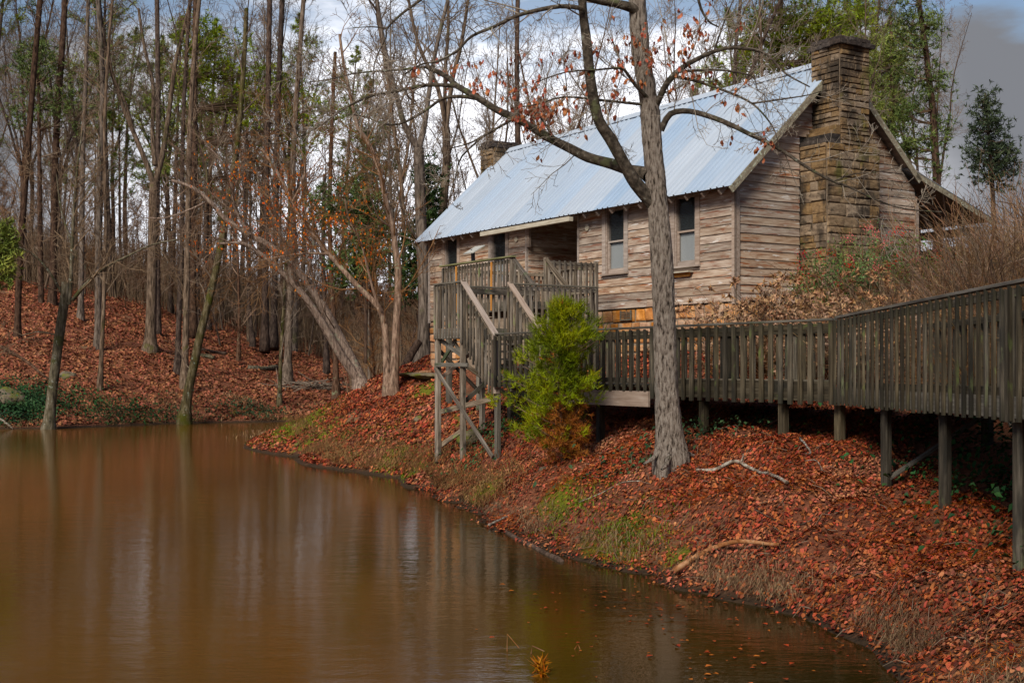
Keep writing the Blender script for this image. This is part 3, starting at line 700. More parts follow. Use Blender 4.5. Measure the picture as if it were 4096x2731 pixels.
def post(parent, a_, b_, z0, z1, mat='deckwood', s=.1, name='post'):
    bar(name, (a_, b_, z0), (a_, b_, z1), s, s, mat, parent, (1, 0, 0), 0)
rz0 = math.atan2(.8477, -.5304)
TW = empty('timber_staircase', (5.17, 29, H), rz0, 'tall grey timber stair tower with landing and upper deck against the cabin', 'staircase')
HT = 1.87; HU = 2.70; HRP = .67
UB0, UB1, UA0, UA1 = 1.03, 3.55, 4.08, 7.5
deckz = HU-1.07
# upper deck
mt = 'deckwood'
n = 0
a_ = UA0
while a_ < UA1-.05:
    bb = MB(); bb.box(a_, a_+.135, .06 if a_ > BZ[0]-.15 else UB0, UB1, deckz-.04, deckz)
    bb.build('deck_board', mt, TW); a_ += .142
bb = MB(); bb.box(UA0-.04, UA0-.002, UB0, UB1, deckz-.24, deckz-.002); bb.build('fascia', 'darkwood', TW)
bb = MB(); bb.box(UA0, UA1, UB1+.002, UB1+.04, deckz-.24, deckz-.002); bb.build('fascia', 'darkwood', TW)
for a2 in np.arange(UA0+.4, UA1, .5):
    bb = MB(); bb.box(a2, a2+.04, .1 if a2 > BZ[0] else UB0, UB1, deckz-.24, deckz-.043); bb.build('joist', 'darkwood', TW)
picket_row(TW, (UA0, UB1), (UA1, UB1), 22, deckz-.2, HU-.04, deckz-.2, HU-.04, (0, 1), mt, .148, special=(6, 18))
bar('rail_cap', (UA0-.12, UB1+.02, HU), (UA1+.1, UB1+.02, HU), .15, .04, 'mosswood', TW, (0, 1, 0))
picket_row(TW, (UA1, UB1), (UA1, .2), 22, deckz-.2, HU-.04, deckz-.2, HU-.04, (1, 0), mt, .148)
picket_row(TW, (UA0, UB0), (UA0, 2.5), 10, deckz-.2, HU-.03, deckz-.2, HU-.03, (-1, 0), mt, .155)
picket_row(TW, (UA0, UB0), (BZ[0]-.1, UB0), 12, deckz-.2, HU-.03, deckz-.2, HU-.03, (0, -1), mt, .155)
bar('rail', (UA0, UB0, HU-.2), (UA0, 2.5, HU-.2), .038, .085, mt, TW, (1, 0, 0))
post(TW, UA0, 2.55, deckz-.3, HU+.03); post(TW, UA0, UB1, deckz-.3, HU-.02); post(TW, UA0, UB0, local_ground(UA0, UB0), HU)
for (pa, pb) in ((UA0+.1, UB1-.1), (UA1-.1, UB1-.1), (UA1-.1, .3), (UA0+.1, UB0+.1), (5.8, UB1-.1)):
    post(TW, pa, pb, local_ground(pa, pb)-.15, deckz-.25, 'darkwood', .14)
# upper flight
LA0, LA1 = 1.92, 3.05; LB0, LB1 = 2.6, 6.2
lz = HT-1.0
for k in range(4):
    z = lz+(deckz-lz)*(k+1)/5; a_ = 3.02+k*.27
    bb = MB(); bb.box(a_, a_+.28, 2.56, 3.5, z-.04, z); bb.build('tread', mt, TW)
for b_ in (2.55, 3.53):
    bar('stringer', (3.0, b_, lz-.02), (UA0, b_, deckz-.12), .04, .24, 'darkwood', TW, (0, 1, 0))
    bar('handrail', (UA0-.02, b_+.0, HU-.02), (2.98, b_, HT-.02), .10, .04, mt, TW, (0, 1, 0))
picket_row(TW, (3.1, 3.55), (4.0, 3.55), 6, lz-.05, HT-.03, deckz-.15, HU-.05, (0, 1), mt, .15, skipends=True)
picket_row(TW, (3.1, 2.53), (4.0, 2.53), 6, lz-.05, HT-.03, deckz-.15, HU-.05, (0, -1), mt, .15, skipends=True)
# mid landing
a_ = LA0
while a_ < LA1-.05:
    bb = MB(); bb.box(a_, a_+.135, LB0, LB1, lz-.04, lz); bb.build('deck_board', mt, TW); a_ += .142
for (x0, x1, y0, y1) in ((LA0-.04, LA0-.002, LB0, LB1), (LA1+.002, LA1+.04, LB0, LB1), (LA0, LA1, LB1+.002, LB1+.04), (LA0, LA1, LB0-.04, LB0-.002)):
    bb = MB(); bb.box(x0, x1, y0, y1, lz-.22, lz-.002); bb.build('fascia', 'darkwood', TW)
picket_row(TW, (LA0+.06, LB1), (LA1, LB1), 8, lz-.24, HT-.02, lz-.24, HT-.02, (0, 1), mt, .135)
bar('rail_cap', (LA0-.02, LB1+.01, HT), (LA1+.05, LB1+.01, HT), .09, .04, 'darkwood', TW, (0, 1, 0))
picket_row(TW, (LA0, LB0), (LA0, 4.88), 15, lz-.24, HT-.02, lz-.24, HT-.02, (-1, 0), mt, .15)
bar('rail_cap', (LA0-.01, LB0-.05, HT), (LA0-.01, 4.9, HT), .09, .04, 'darkwood', TW, (1, 0, 0))
picket_row(TW, (LA0, LB0), (LA1, LB0), 8, lz-.24, HT-.02, lz-.24, HT-.02, (0, -1), mt, .15)
picket_row(TW, (LA1, 3.6), (LA1, LB1), 17, lz-.05, HT-.06, lz-.05, HT-.06, (1, 0), mt, .15)
bar('rail', (LA1-.02, 3.6, HT-.12), (LA1-.02, LB1-.05, HT-.12), .038, .13, 'deckwood', TW, (1, 0, 0))
bar('rail_cap', (LA1, 3.6, HT-.02), (LA1, LB1, HT-.02), .10, .04, 'darkwood', TW, (1, 0, 0))
post(TW, LA0, 4.94, lz-.25, HT+.04, s=.11)
post(TW, LA0, 6.16, local_ground(LA0, 6.16)-.2, HT+.03, s=.11)
post(TW, LA1, 6.16, local_ground(LA1, 6.16)-.3, HT-.02, s=.12)
post(TW, LA1, 5.0, local_ground(LA1, 5.0)-.2, lz-.2, s=.11)
post(TW, LA1, 3.4, local_ground(LA1, 3.4)-.2, lz-.2, s=.11)
post(TW, LA0, 4.94, local_ground(LA0, 4.94)-.2, lz-.25, 'deckwood', .11)
post(TW, LA0, 2.7, local_ground(LA0, 2.7)-.2, lz-.2, 'deckwood', .11)
# lower flight
FA = .53; rampz = HRP-.97
nst = 6
for k in range(nst):
    z = rampz+(lz-rampz)*(k+1)/(nst+1); a_ = LA0-.02-(nst-k)*(LA0-FA)/nst
    bb = MB(); bb.box(a_, a_+.27, 4.98, 6.12, z-.04, z); bb.build('tread', mt, TW)
for b_ in (4.95, 6.15):
    bar('stringer', (FA, b_, rampz-.1), (LA0, b_, lz-.14), .04, .26, 'darkwood', TW, (0, 1, 0))
    bar('handrail', (FA-.03, b_+.01, HRP+.0), (LA0-.0, b_+.01, HT+.02), .13, .045, 'trim', TW, (0, 1, 0))
    bar('rail', (FA, b_-.01, HRP-.09), (LA0-.02, b_-.01, HT-.07), .038, .085, 'deckwood', TW, (0, 1, 0))
picket_row(TW, (FA+.04, 6.19), (LA0-.06, 6.19), 12, rampz-.36, HRP-.08, lz-.34, HT-.05, (0, 1), mt, .135)
picket_row(TW, (FA+.04, 4.99), (LA0-.06, 4.99), 9, rampz-.3, HRP-.06, lz-.3, HT-.05, (0, 1), mt, .135)
post(TW, FA, 6.16, -.54, HRP+.02, 'trim', .13)
post(TW, FA, 6.12, local_ground(FA, 6.1)-.2, -.541, 'darkwood', .11)
post(TW, FA, 4.95, local_ground(FA, 4.95)-.2, HRP, 'deckwood', .11)
# bracing: cross members under the landing
def brace(a0, b0, z0, a1, b1, z1, mat='deckwood', w_=.14): w_ *= .68; bar('brace', (a0, b0, z0), (a1, b1, z1), .038, w_, mat, TW, (0, 1, 0) if abs(a1-a0) > abs(b1-b0) else (1, 0, 0))
brace(LA1+.0, 6.24, .0, FA, 6.24, -1.86, 'deckwood')
brace(LA1+.05, 6.24, .05, FA, 6.245, .07, 'darkwood', .13) if False else brace(LA1, 6.235, .06, LA0-.35, 6.235, .06, 'darkwood', .13)
brace(LA1, 6.10, -1.0, FA, 6.10, -.62, 'deckwood', .17)
brace(LA1, 6.09, .62, LA0, 6.09, .2, 'darkwood'); brace(LA1, 6.08, .1, LA0+.45, 6.08, .62, 'darkwood')
brace(LA0+.6, 6.06, .6, LA0, 6.06, .1, 'darkwood')
brace(LA1, 6.07, -1.75, LA0, 6.07, -1.3, 'deckwood', .16)
brace(LA1+.01, 5.0, .55, LA1+.01, 6.16, -.3, 'trim', .12); brace(LA1+.05, 5.0, -.6, LA1+.05, 6.16, .45, 'deckwood', .12)
brace(LA0+.01, 4.94, -.65, LA0+.01, 6.16, .1, 'deckwood'); brace(LA0+.05, 4.94, .15, LA0+.05, 6.16, -.8, 'darkwood')
brace(LA0+.03, 4.94, -.7, LA0+.03, 2.7, .4, 'darkwood'); brace(LA1+.03, 5.0, .3, LA1+.03, 3.4, -.5, 'deckwood')
brace(LA0, 4.9, -.8, FA, 4.9, .1, 'deckwood', .16)
brace(LA0+.2, 4.9, -.3, FA, 4.9, -1.0, 'darkwood', .16)

# reading sign fixed on the upper rail
SG = empty('reading_sign', Wm(5.85, UB1+.02, HU+.02), rz0, 'slanted sign plate on a black bracket standing on the upper deck rail', 'sign')
bar('sign_support', (.06, 0, 0), (.14, -.03, .30), .13, .05, 'black', SG, (1, 0, 0))
bar('sign_support', (.12, .02, .29), (-.16, .16, .18), .05, .03, 'black', SG, (1, 0, 0))
b = MB(); b.add([(-.27,.20,.17),(.22,.20,.17),(.22,-.16,.38),(-.27,-.16,.38),(-.27,.21,.19),(.22,.21,.19),(.22,-.15,.40),(-.27,-.15,.40)], [(3,2,1,0),(4,5,6,7),(0,1,5,4),(1,2,6,5),(2,3,7,6),(3,0,4,7)])
b.build('sign_plate', 'sign', SG)

RP = empty('boardwalk_ramp', (5.17, 29, H), rz0, 'long dark timber boardwalk with slatted railings on posts behind the oak', 'boardwalk')
rm = 'rampwood'
B1, B0 = 6.16, 4.6; AE = -8.93
a_ = FA-.14
while a_ > AE-1.6:
    bb = MB(); bb.box(a_-.135, a_, B0 if a_ > AE+.1 else B0+.0, B1, rampz-.04, rampz); bb.build('deck_board', rm, RP); a_ -= .142
for (a0, a1, zb) in ((FA-.1, -3.0, -.42), (-4.65, AE, -.52)):
    bb = MB(); bb.box(a1, a0, B1+.003, B1+.042, zb+.03, rampz+.1 if zb < -.5 else rampz-.002); bb.build('fascia', rm, RP)
bb = MB(); bb.box(-4.68, -2.2, B1+.046, B1+.09, -.68, -.41); bb.build('fascia', 'trim', RP)
bb = MB(); bb.box(AE, FA-.1, B0-.04, B0-.003, -.5, rampz-.002); bb.build('fascia', rm, RP)
for a2 in np.arange(FA-.6, AE, -.6):
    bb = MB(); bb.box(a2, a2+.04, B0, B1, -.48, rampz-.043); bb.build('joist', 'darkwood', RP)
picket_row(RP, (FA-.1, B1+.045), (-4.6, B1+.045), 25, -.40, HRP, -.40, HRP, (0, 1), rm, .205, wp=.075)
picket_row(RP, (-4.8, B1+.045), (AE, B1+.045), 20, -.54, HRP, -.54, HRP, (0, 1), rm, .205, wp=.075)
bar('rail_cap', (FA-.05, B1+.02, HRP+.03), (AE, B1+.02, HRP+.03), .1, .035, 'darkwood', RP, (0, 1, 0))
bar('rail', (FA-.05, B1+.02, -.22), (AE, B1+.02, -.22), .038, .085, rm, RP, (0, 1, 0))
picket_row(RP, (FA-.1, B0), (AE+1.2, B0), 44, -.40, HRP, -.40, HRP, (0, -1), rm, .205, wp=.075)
for (pa) in (-3.0, -5.9, -7.75, -8.9):
    post(RP, pa, B1-.12, local_ground(pa, B1-.12)-.2, -.45 if pa > -4 else -.55, rm, .13)
    post(RP, pa-.5, B0+.1, local_ground(pa-.5, B0+.1)-.2, -.5, rm, .12)
# second reach, running toward the viewer
toL = HR.matrix_basis.inverted() if False else (Matrix.Translation((5.17, 29, H))@Matrix.Rotation(rz0, 4, 'Z')).inverted()
def wl_(x, y): p = toL@Vector((x, y, H)); return (p.x, p.y)
E0 = (4.69, 18.05); E1 = (4.84, 9.2)
e0 = Vector(wl_(*E0)); e1 = Vector(wl_(*E1)); dd = (e1-e0).normalized(); oo = Vector(wl_(E0[0]-1, E0[1]))-e0; oo.normalize()
S = 1.0
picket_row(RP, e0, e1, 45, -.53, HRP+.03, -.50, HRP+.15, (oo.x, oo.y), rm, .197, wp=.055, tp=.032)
bar('rail_cap', (e0.x, e0.y, HRP+.05), (e1.x, e1.y, HRP+.18), .1, .035, 'darkwood', RP, (oo.x, oo.y, 0))
bar('rail', (e0.x, e0.y, -.26), (e1.x, e1.y, -.22), .038, .1, rm, RP, (oo.x, oo.y, 0))
bar('fascia', (e0.x, e0.y, -.40), (e1.x, e1.y, -.37), .04, .22, 'darkwood', RP, (oo.x, oo.y, 0))
f0 = Vector(wl_(E0[0]+1.55, E0[1]+1.0)); f1 = Vector(wl_(E1[0]+1.55, E1[1]))
picket_row(RP, f0, f1, 45, -.5, HRP+.01, -.48, HRP+.1, (-oo.x, -oo.y), rm, .197, wp=.07)
bar('fascia', (f0.x, f0.y, -.40), (f1.x, f1.y, -.37), .04, .22, 'darkwood', RP, (oo.x, oo.y, 0))
nb = int((e1-e0).length/.142)
for i in range(nb):
    p = e0+dd*(i*.142+.07); q_ = p-oo*1.55
    bar('deck_board', (p.x, p.y, rampz-.02+.05*i/nb), (q_.x, q_.y, rampz-.02+.05*i/nb), .135, .04, rm, RP, (dd.x, dd.y, 0))
for (y, ex) in ((16.2, 0), (14.1, 0), (12.1, 0), (10.2, 0)):
    x = 4.69+(18.05-y)*.017+.03; p = wl_(x+.08, y); g_ = gz(x, y)-H
    post(RP, p[0], p[1], g_-.2, -.50, rm, .11)
    p2 = wl_(x+1.5, y+.3); post(RP, p2[0], p2[1], gz(x+1.5, y+.3)-H-.2, -.50, rm, .125)
    if y > 15: bar('brace', (p[0], p[1], g_+.12), (p2[0], p2[1], -.6), .04, .09, 'darkwood', RP, (0, 0, 1))
p = wl_(4.79, 12.0); post(RP, p[0], p[1], -.52, HRP+.08, rm, .12)
# lattice seen through the gap below the ramp
LT = empty('lattice_screen', (6.9, 0, H), 0, 'diagonal wooden lattice screen half hidden in shade beneath the ramp', 'lattice')
for i in range(26):
    y = 10.5+i*.26
    bar('lattice_slat', (0, y, -1.6), (0, y+1.3, -.45), .012, .04, 'darkwood', LT, (1, 0, 0)); bar('lattice_slat', (.014, y+1.3, -1.6), (.014, y, -.45), .012, .04, 'darkwood', LT, (1, 0, 0))

# ------------------------------------------------------------------ tree building
def tube(V, F, pts, rad, n, cap=True):
    base = len(V); m = len(pts); up = None
    for i in range(m):
        if i == 0: t = pts[1]-pts[0]
        elif i == m-1: t = pts[-1]-pts[-2]
        else: t = pts[i+1]-pts[i-1]
        if t.length < 1e-6: t = Vector((0, 0, 1))
        t = t.normalized()
        if up is None: up = t.orthogonal().normalized()
        up = up-t*up.dot(t)
        up = up.normalized() if up.length > 1e-6 else t.orthogonal().normalized()
        s = t.cross(up); r = rad[i]; p = pts[i]
        for k in range(n):
            an = 2*math.pi*k/n; c_ = math.cos(an)*r; d_ = math.sin(an)*r
            V.append((p.x+up.x*c_+s.x*d_, p.y+up.y*c_+s.y*d_, p.z+up.z*c_+s.z*d_))
        if i:
            o = base+(i-1)*n
            for k in range(n):
                k2 = (k+1) % n; F.append((o+k, o+k2, o+n+k2, o+n+k))
def rvec(r): return Vector((r.gauss(0, 1), r.gauss(0, 1), r.gauss(0, 1)))
def grow(V, F, r, p, d, L, rad, lv, mx, P, tips=None):
    seg = P['segs'][lv]; pts = [p]; rs = [rad]; q_ = p; d = d.normalized(); end = rad*P.get('taper', .35)
    for i in range(seg):
        d = (d+rvec(r)*P['wig'][lv]+Vector((0, 0, P['up'][lv]))).normalized()
        q_ = q_+d*(L/seg); pts.append(q_); rs.append(rad+(end-rad)*(i+1)/seg)
    tube(V, F, pts, [max(x, P['rmin']) for x in rs], P['sides'][lv])
    if tips is not None and lv >= P.get('tiplv', mx): tips.append((q_, d))
    if lv >= mx: return
    for k in range(P['kids'][lv]):
        t = P['start'][lv]+(1-P['start'][lv])*((k+r.random())/P['kids'][lv])
        x = t*seg; i = min(int(x), seg-1); f = x-i
        pp = pts[i].lerp(pts[i+1], f); dd_ = (pts[i+1]-pts[i]).normalized()
        perp = dd_.cross(rvec(r)).normalized(); an = R(r.uniform(*P['ang'][lv]))
        nd = dd_*math.cos(an)+perp*math.sin(an)
        rr_ = rad*(1-t*.6)*P['rk'][lv]
        grow(V, F, r, pp, nd, L*P['lk'][lv]*(1.15-.6*t)*r.uniform(.7, 1.25), max(rr_, P['rmin']), lv+1, mx, P, tips)
def bare_proto(seed, h_, rad, fork=0, kids=26, start=.3, twigs=(6, 5), ang=(25, 55), crooked=.03):
    """returns trunk mesh, crown mesh"""
    r = random.Random(seed); TV, TF, CV, CF = [], [], [], []
    P = dict(segs=[0, 5, 4, 3], wig=[0, .16, .2, .24], up=[0, .09, .06, .04], kids=[0, twigs[0], twigs[1]], start=[0, .15, .1], ang=[None, (25, 60), (25, 65)], rk=[0, .5, .55], lk=[0, .45, .5], rmin=.008, sides=[6, 4, 3, 3])
    stems = []
    pts = [Vector((0, 0, -.3))]; rs = [rad*1.35]; d = Vector((r.uniform(-.04, .04), r.uniform(-.04, .04), 1))
    hh = h_ if not fork else h_*r.uniform(.3, .45); n = 12 if not fork else 6
    for i in range(n):
        d = (d+Vector((r.gauss(0, crooked), r.gauss(0, crooked), .04))).normalized()
        pts.append(pts[-1]+d*hh/n); rs.append(rad*(1-(.82 if not fork else .25)*(i+1)/n)*(1.0 if i else 1.08))
    tube(TV, TF, pts, rs, 8); stems.append((pts, rs))
    if fork:
        for k in range(fork):
            an = 2*math.pi*(k+r.random()*.5)/fork; dd_ = (d+Vector((math.cos(an)*.42, math.sin(an)*.42, 0))).normalized()
            p2 = [pts[-1]-d*.1]; r2 = [rs[-1]*.75]; nn = 9; hl = (h_-hh)*r.uniform(.8, 1)
            for i in range(nn):
                dd_ = (dd_+Vector((r.gauss(0, .06), r.gauss(0, .06), .09))).normalized()
                p2.append(p2[-1]+dd_*hl/nn); r2.append(r2[0]*(1-.85*(i+1)/nn))
            tube(TV, TF, p2, r2, 6); stems.append((p2, r2))
    for si, (ps, rs_) in enumerate(stems):
        st = start if not (fork and si == 0) else .75
        kk = kids if not fork else (3 if si == 0 else kids//fork)
        if fork and si: st = .12
        for k in range(kk):
            t = st+(1-st)*(k+r.random())/kk; x = t*(len(ps)-1); i = min(int(x), len(ps)-2)
            pp = ps[i].lerp(ps[i+1], x-i); an = r.random()*6.283; el = R(r.uniform(*ang))
            nd = Vector((math.cos(an)*math.sin(el), math.sin(an)*math.sin(el), math.cos(el)))
            L = h_*r.uniform(.10, .22)*(1.15-.65*(t-st)/(1-st+.01))
            grow(CV, CF, r, pp, nd, L, max(.012, rs_[i]*.38), 1, 3, P)
    return TV, TF, CV, CF
def to_mesh(name, V, F, mat, smooth=True):
    b = MB(); b.V = V; b.F = F; return b.mesh(name, mat, smooth)

def tufts(V, F, r, p, d, n, L, wd, spread=.8):
    for i in range(n):
        dd_ = (d*(1-spread*.5)+rvec(r)*spread).normalized(); s = dd_.cross(rvec(r)).normalized()*wd
        q0 = p+rvec(r)*L*.12; q1 = q0+dd_*L*r.uniform(.7, 1.2); b = len(V)
        V.append(tuple(q0-s)); V.append(tuple(q0+s)); V.append(tuple(q1)); F.append((b, b+1, b+2))
def pine_proto(seed, h_, rad, start=.5, nb=34, bl=.17, nt=8, tl=.32, flat=.25, wd=.024):
    r = random.Random(seed); TV, TF, CV, CF, NV, NF = [], [], [], [], [], []
    pts = [Vector((0, 0, -.3))]; rs = [rad*1.2]; d = Vector((r.uniform(-.02, .02), r.uniform(-.02, .02), 1)); n = 12
    for i in range(n):
        d = (d+Vector((r.gauss(0, .018), r.gauss(0, .018), .05))).normalized(); pts.append(pts[-1]+d*h_/n); rs.append(rad*(1-.8*(i+1)/n))
    tube(TV, TF, pts, rs, 8)
    for k in range(nb+8):
        t = start+(1-start)*((k-8)+r.random())/nb if k >= 8 else r.uniform(.22, start)
        x = t*(len(pts)-1); i = min(int(x), len(pts)-2); pp = pts[i].lerp(pts[i+1], x-i)
        an = r.random()*6.283; el = R(r.uniform(50, 88)) if t < .9 else R(r.uniform(20, 60))
        dd_ = Vector((math.cos(an)*math.sin(el), math.sin(an)*math.sin(el), math.cos(el)))
        prof = math.sin(math.pi*min(1, max(.06, (t-start)/(1-start)*.8+.22)))
        L = h_*bl*prof*r.uniform(.6, 1.2)
        if k < 8: L = h_*.05*r.uniform(.5, 1.2)
        bp = [pp]; br = [max(.02, rs[i]*.28)]; q_ = pp
        for j in range(4):
            dd_ = (dd_+rvec(r)*.13+Vector((0, 0, .06))).normalized(); q_ = q_+dd_*L/4; bp.append(q_); br.append(br[0]*(1-.2*(j+1)))
        tube(CV, CF, bp, br, 4)
        if k < 8: continue
        for j in range(int(6+L*2.2)):
            f = r.uniform(.3, 1); x = f*4; ii = min(int(x), 3); q0 = bp[ii].lerp(bp[ii+1], x-ii)
            sd_ = (dd_+rvec(r)*.75+Vector((0, 0, .15))).normalized(); sl_ = L*.28*r.uniform(.5, 1.3)
            q1 = q0+sd_*sl_
            tube(CV, CF, [q0, q0.lerp(q1, .5)+rvec(r)*.05, q1], [.018, .012, .008], 3)
            for m_ in range(3):
                tufts(NV, NF, r, q0.lerp(q1, .5+.25*m_), sd_, nt, tl, wd, .9)
    return TV, TF, CV, CF, NV, NF
def cedar_proto(seed, h_, rad, width, n=420, tl=.3, low=.05, nt=9, wd=.03):
    r = random.Random(seed); TV, TF, CV, CF, NV, NF = [], [], [], [], [], []
    pts = [Vector((0, 0, -.2))]; rs = [rad]
    for i in range(8): pts.append(pts[-1]+Vector((r.gauss(0, .02)*h_*.1, r.gauss(0, .02)*h_*.1, h_/8))); rs.append(rad*(1-.11*(i+1)))
    tube(TV, TF, pts, rs, 7)
    nb = n//7
    for k in range(nb):
        t = low+(1-low)*(k+r.random())/nb; x = t*8; i = min(int(x), 7); pp = pts[i].lerp(pts[i+1], x-i); an = r.random()*6.283
        prof = (1-t)**.75*(.65+.45*min(1, (t-low)*6))*r.uniform(.55, 1.15)
        L = width*prof+.1; dd_ = Vector((math.cos(an), math.sin(an), r.uniform(.25, .9))).normalized()
        bp = [pp]
        for j in range(3): dd_ = (dd_+rvec(r)*.12+Vector((0, 0, .1))).normalized(); bp.append(bp[-1]+dd_*L/3)
        tube(CV, CF, bp, [.02, .014, .01, .006], 3)
        for j in range(max(3, int(7*prof))):
            f = r.uniform(.25, 1); ii = min(int(f*3), 2); q0 = bp[ii].lerp(bp[ii+1], f*3-ii)
            sd_ = (dd_+rvec(r)*.5+Vector((0, 0, .3))).normalized()
            for m_ in range(3): tufts(NV, NF, r, q0+sd_*tl*.6*m_+rvec(r)*.06, sd_, nt, tl, wd, .7)
    return TV, TF, CV, CF, NV, NF

def plant_tree(name, meshes, loc, label, cat='tree', group=None, rz=0, s=1.0, sz=None, tilt=(0, 0)):
    root = empty(name, loc, 0, label, cat, group); root.rotation_euler = (tilt[0], tilt[1], rz); root.scale = (s, s, sz or s)
    for nm, me in meshes:
        o = link(nm, me, root)
        if nm in ('berries', 'leaves', 'flower_heads', 'stems'): o['kind'] = 'stuff'
    return root

PB = []
specs = [(11, 25, .17, 0, 34, .25, (7, 6), (20, 55)), (12, 27, .21, 2, 32, .3, (7, 6), (20, 50)), (13, 24, .11, 0, 32, .3, (7, 5), (20, 50)), (14, 26, .19, 3, 36, .3, (6, 6), (20, 50)), (15, 22, .09, 0, 34, .2, (7, 6), (25, 65)), (16, 28, .22, 2, 34, .35, (7, 6), (22, 50))]
barks = ['greybark', 'brownbark', 'greybark', 'greybark', 'redbark', 'brownbark']
for sp, bk in zip(specs, barks):
    TV, TF, CV, CF = bare_proto(*sp)
    PB.append([('trunk', to_mesh('trunk', TV, TF, bk)), ('crown', to_mesh('bare_branches', CV, CF, 'twig'))])
PU = []
for sd_, h_, rad, tm, bk in ((21, 9, .06, 'redtwig', 'redbark'), (22, 11, .08, 'twig', 'greybark'), (23, 8, .05, 'redtwig', 'redbark'), (24, 12, .08, 'redtwig', 'brownbark')):
    TV, TF, CV, CF = bare_proto(sd_, h_, rad, 0, 30, .15, (7, 6), (35, 75), .05)
    PU.append([('trunk', to_mesh('trunk', TV, TF, bk)), ('crown', to_mesh('fine_branches', CV, CF, tm))])
PP = []
for sd_, h_, rad, st, nb, bl, mt_ in ((31, 24, .24, .5, 34, .15, 'pine'), (32, 26, .26, .55, 34, .15, 'brightpine'), (33, 22, .2, .45, 36, .17, 'pine'), (34, 20, .18, .4, 40, .17, 'brightpine')):
    TV, TF, CV, CF, NV, NF = pine_proto(sd_, h_, rad, st, nb, bl)
    PP.append([('trunk', to_mesh('trunk', TV, TF, 'brownbark')), ('limbs', to_mesh('limbs', CV, CF, 'twig')), ('crown', to_mesh('needle_crown', NV, NF, mt_, False))])
PC = []
for sd_, h_, wd_ in ((41, 8, 1.9), (42, 6, 1.5)):
    TV, TF, CV, CF, NV, NF = cedar_proto(sd_, h_, .1, wd_)
    PC.append([('trunk', to_mesh('trunk', TV, TF, 'brownbark')), ('limbs', to_mesh('limbs', CV, CF, 'twig')), ('crown', to_mesh('evergreen_crown', NV, NF, 'cedar', False))])

fr = random.Random(99); placed = []
for (x, y, s_, k_, lab) in ((-1.2, -2.5, .9, 0, 'unseen pine added behind the viewer to shade the boardwalk'), (2.2, -3.5, .95, 2, 'second unseen pine added for shade, nearer the ramp'), (5, -1.5, .95, 1, 'unseen pine added for shade close to the boardwalk end'), (9, -9, 1.0, 2, 'farthest unseen pine added for shade behind the viewer')):
    plant_tree('pine_tree', PP[k_], (x, y, gz(x, y)), lab, 'tree', None, x, s_)  # unseen pines added to cast shade on the boardwalk's right end
def in_house(x, y, m=1.2):
    p = toL@Vector((x, y, H)); return -1.5-m < p.x < 16+m and -9-m < p.y < 7
LM = [(25,'at the left edge'),(60,'behind the dark leaning trunk at the far left'),(120,'behind the broken mossy forked trunk'),(190,'by the pale trunk with mossy foot'),(235,'near the paired stout and slim trunks'),(300,'just left of the wide forked tree'),(355,'behind the wide forked tree'),(400,'just right of the wide forked tree'),(440,'behind the leaning lichened tree'),(500,'above the leaning lichened trunk'),(555,'by the tree with the twig nest'),(600,'by the thick reddish pine trunk'),(645,'behind the thin mossy pole tree'),(690,'above the brush pile'),(735,'behind the split reddish trunk'),(790,'through the arch of the leaning tree'),(850,'behind the foot of the leaning tree'),(900,'behind the tall curved stem'),(940,'in the gap left of the cabin'),(985,'beside the massive forked trunk'),(1040,'over the left eave of the cabin'),(1100,'left of the small far chimney'),(1170,'directly over the far chimney'),(1250,'above the left part of the ridge'),(1330,'behind the oak second stem'),(1420,'over the middle of the ridge'),(1480,'directly behind the oak trunk'),(1560,'just right of the oak trunk'),(1650,'above the ridge right of the oak'),(1740,'above the upper roof'),(1830,'left of the big stone chimney'),(1940,'behind the big stone chimney'),(2040,'just right of the big chimney'),(2130,'behind the rear roof slope'),(2210,'over the porch roof'),(2290,'by the dark cedar at far right'),(2370,'at the right edge')]
DESC = {}
def place_label(base, u, y, y0, y1):
    lm = min(LM, key=lambda q: abs(q[0]-u))[1]; f = (y-y0)/(y1-y0)
    return f"{base} {lm}, {'nearest row' if f < .33 else 'middle row' if f < .66 else 'farthest row'}"
def scatter_trees(protos, n, xr, yr, name, label, group, mind, smin, smax, cond=None, cat='tree'):
    c = 0; tries = 0
    while c < n and tries < n*60:
        tries += 1
        x = fr.uniform(*xr); y = fr.uniform(*yr)
        if cond and not cond(x, y): continue
        if in_house(x, y): continue
        z = gz(x, y)
        if z < .25: continue
        if any((x-a)**2+(y-b_)**2 < mind*mind for a, b_ in placed): continue
        placed.append((x, y)); s = fr.uniform(smin, smax); pr = fr.randrange(len(protos))
        plant_tree(name, protos[pr], (x, y, z), place_label(label[pr], (x/y*5018+2048)/1.7415, y, *yr), cat, group, fr.uniform(0, 6.283), s, s*fr.uniform(.92, 1.1), (fr.gauss(0, .025), fr.gauss(0, .025)))
        c += 1
fru = lambda x, y: -.46 < x/y < .46
left = lambda x, y: fru(x, y) and x < -4 and x/y < -.10
mid_ = lambda x, y: -.12 < x/y < .08
beh = lambda x, y: .06 < x/y < .36
farr = lambda x, y: .36 < x/y < .46
DB = ['tall straight bare tree', 'tall two forked bare tree', 'slim bare tree', 'three stemmed bare tree', 'very thin bare tree', 'stout two forked bare tree']
DU = ['small ruddy twigged tree', 'grey twiggy young tree', 'low ruddy twigged sapling', 'brown twiggy young tree']
DP = ['tall dark green pine', 'tall bright green pine', 'mid sized dark pine', 'mid sized bright green pine']
scatter_trees(PB, 46, (-58, -6), (84, 142), 'bare_tree', DB, 'bare trees on the far slope', 2.4, .85, 1.15, left)
scatter_trees(PP[1:2]+PP[3:], 19, (-55, -9), (88, 142), 'pine_tree', [DP[1], DP[3]], 'pines on the far slope', 2.8, .9, 1.2, left)
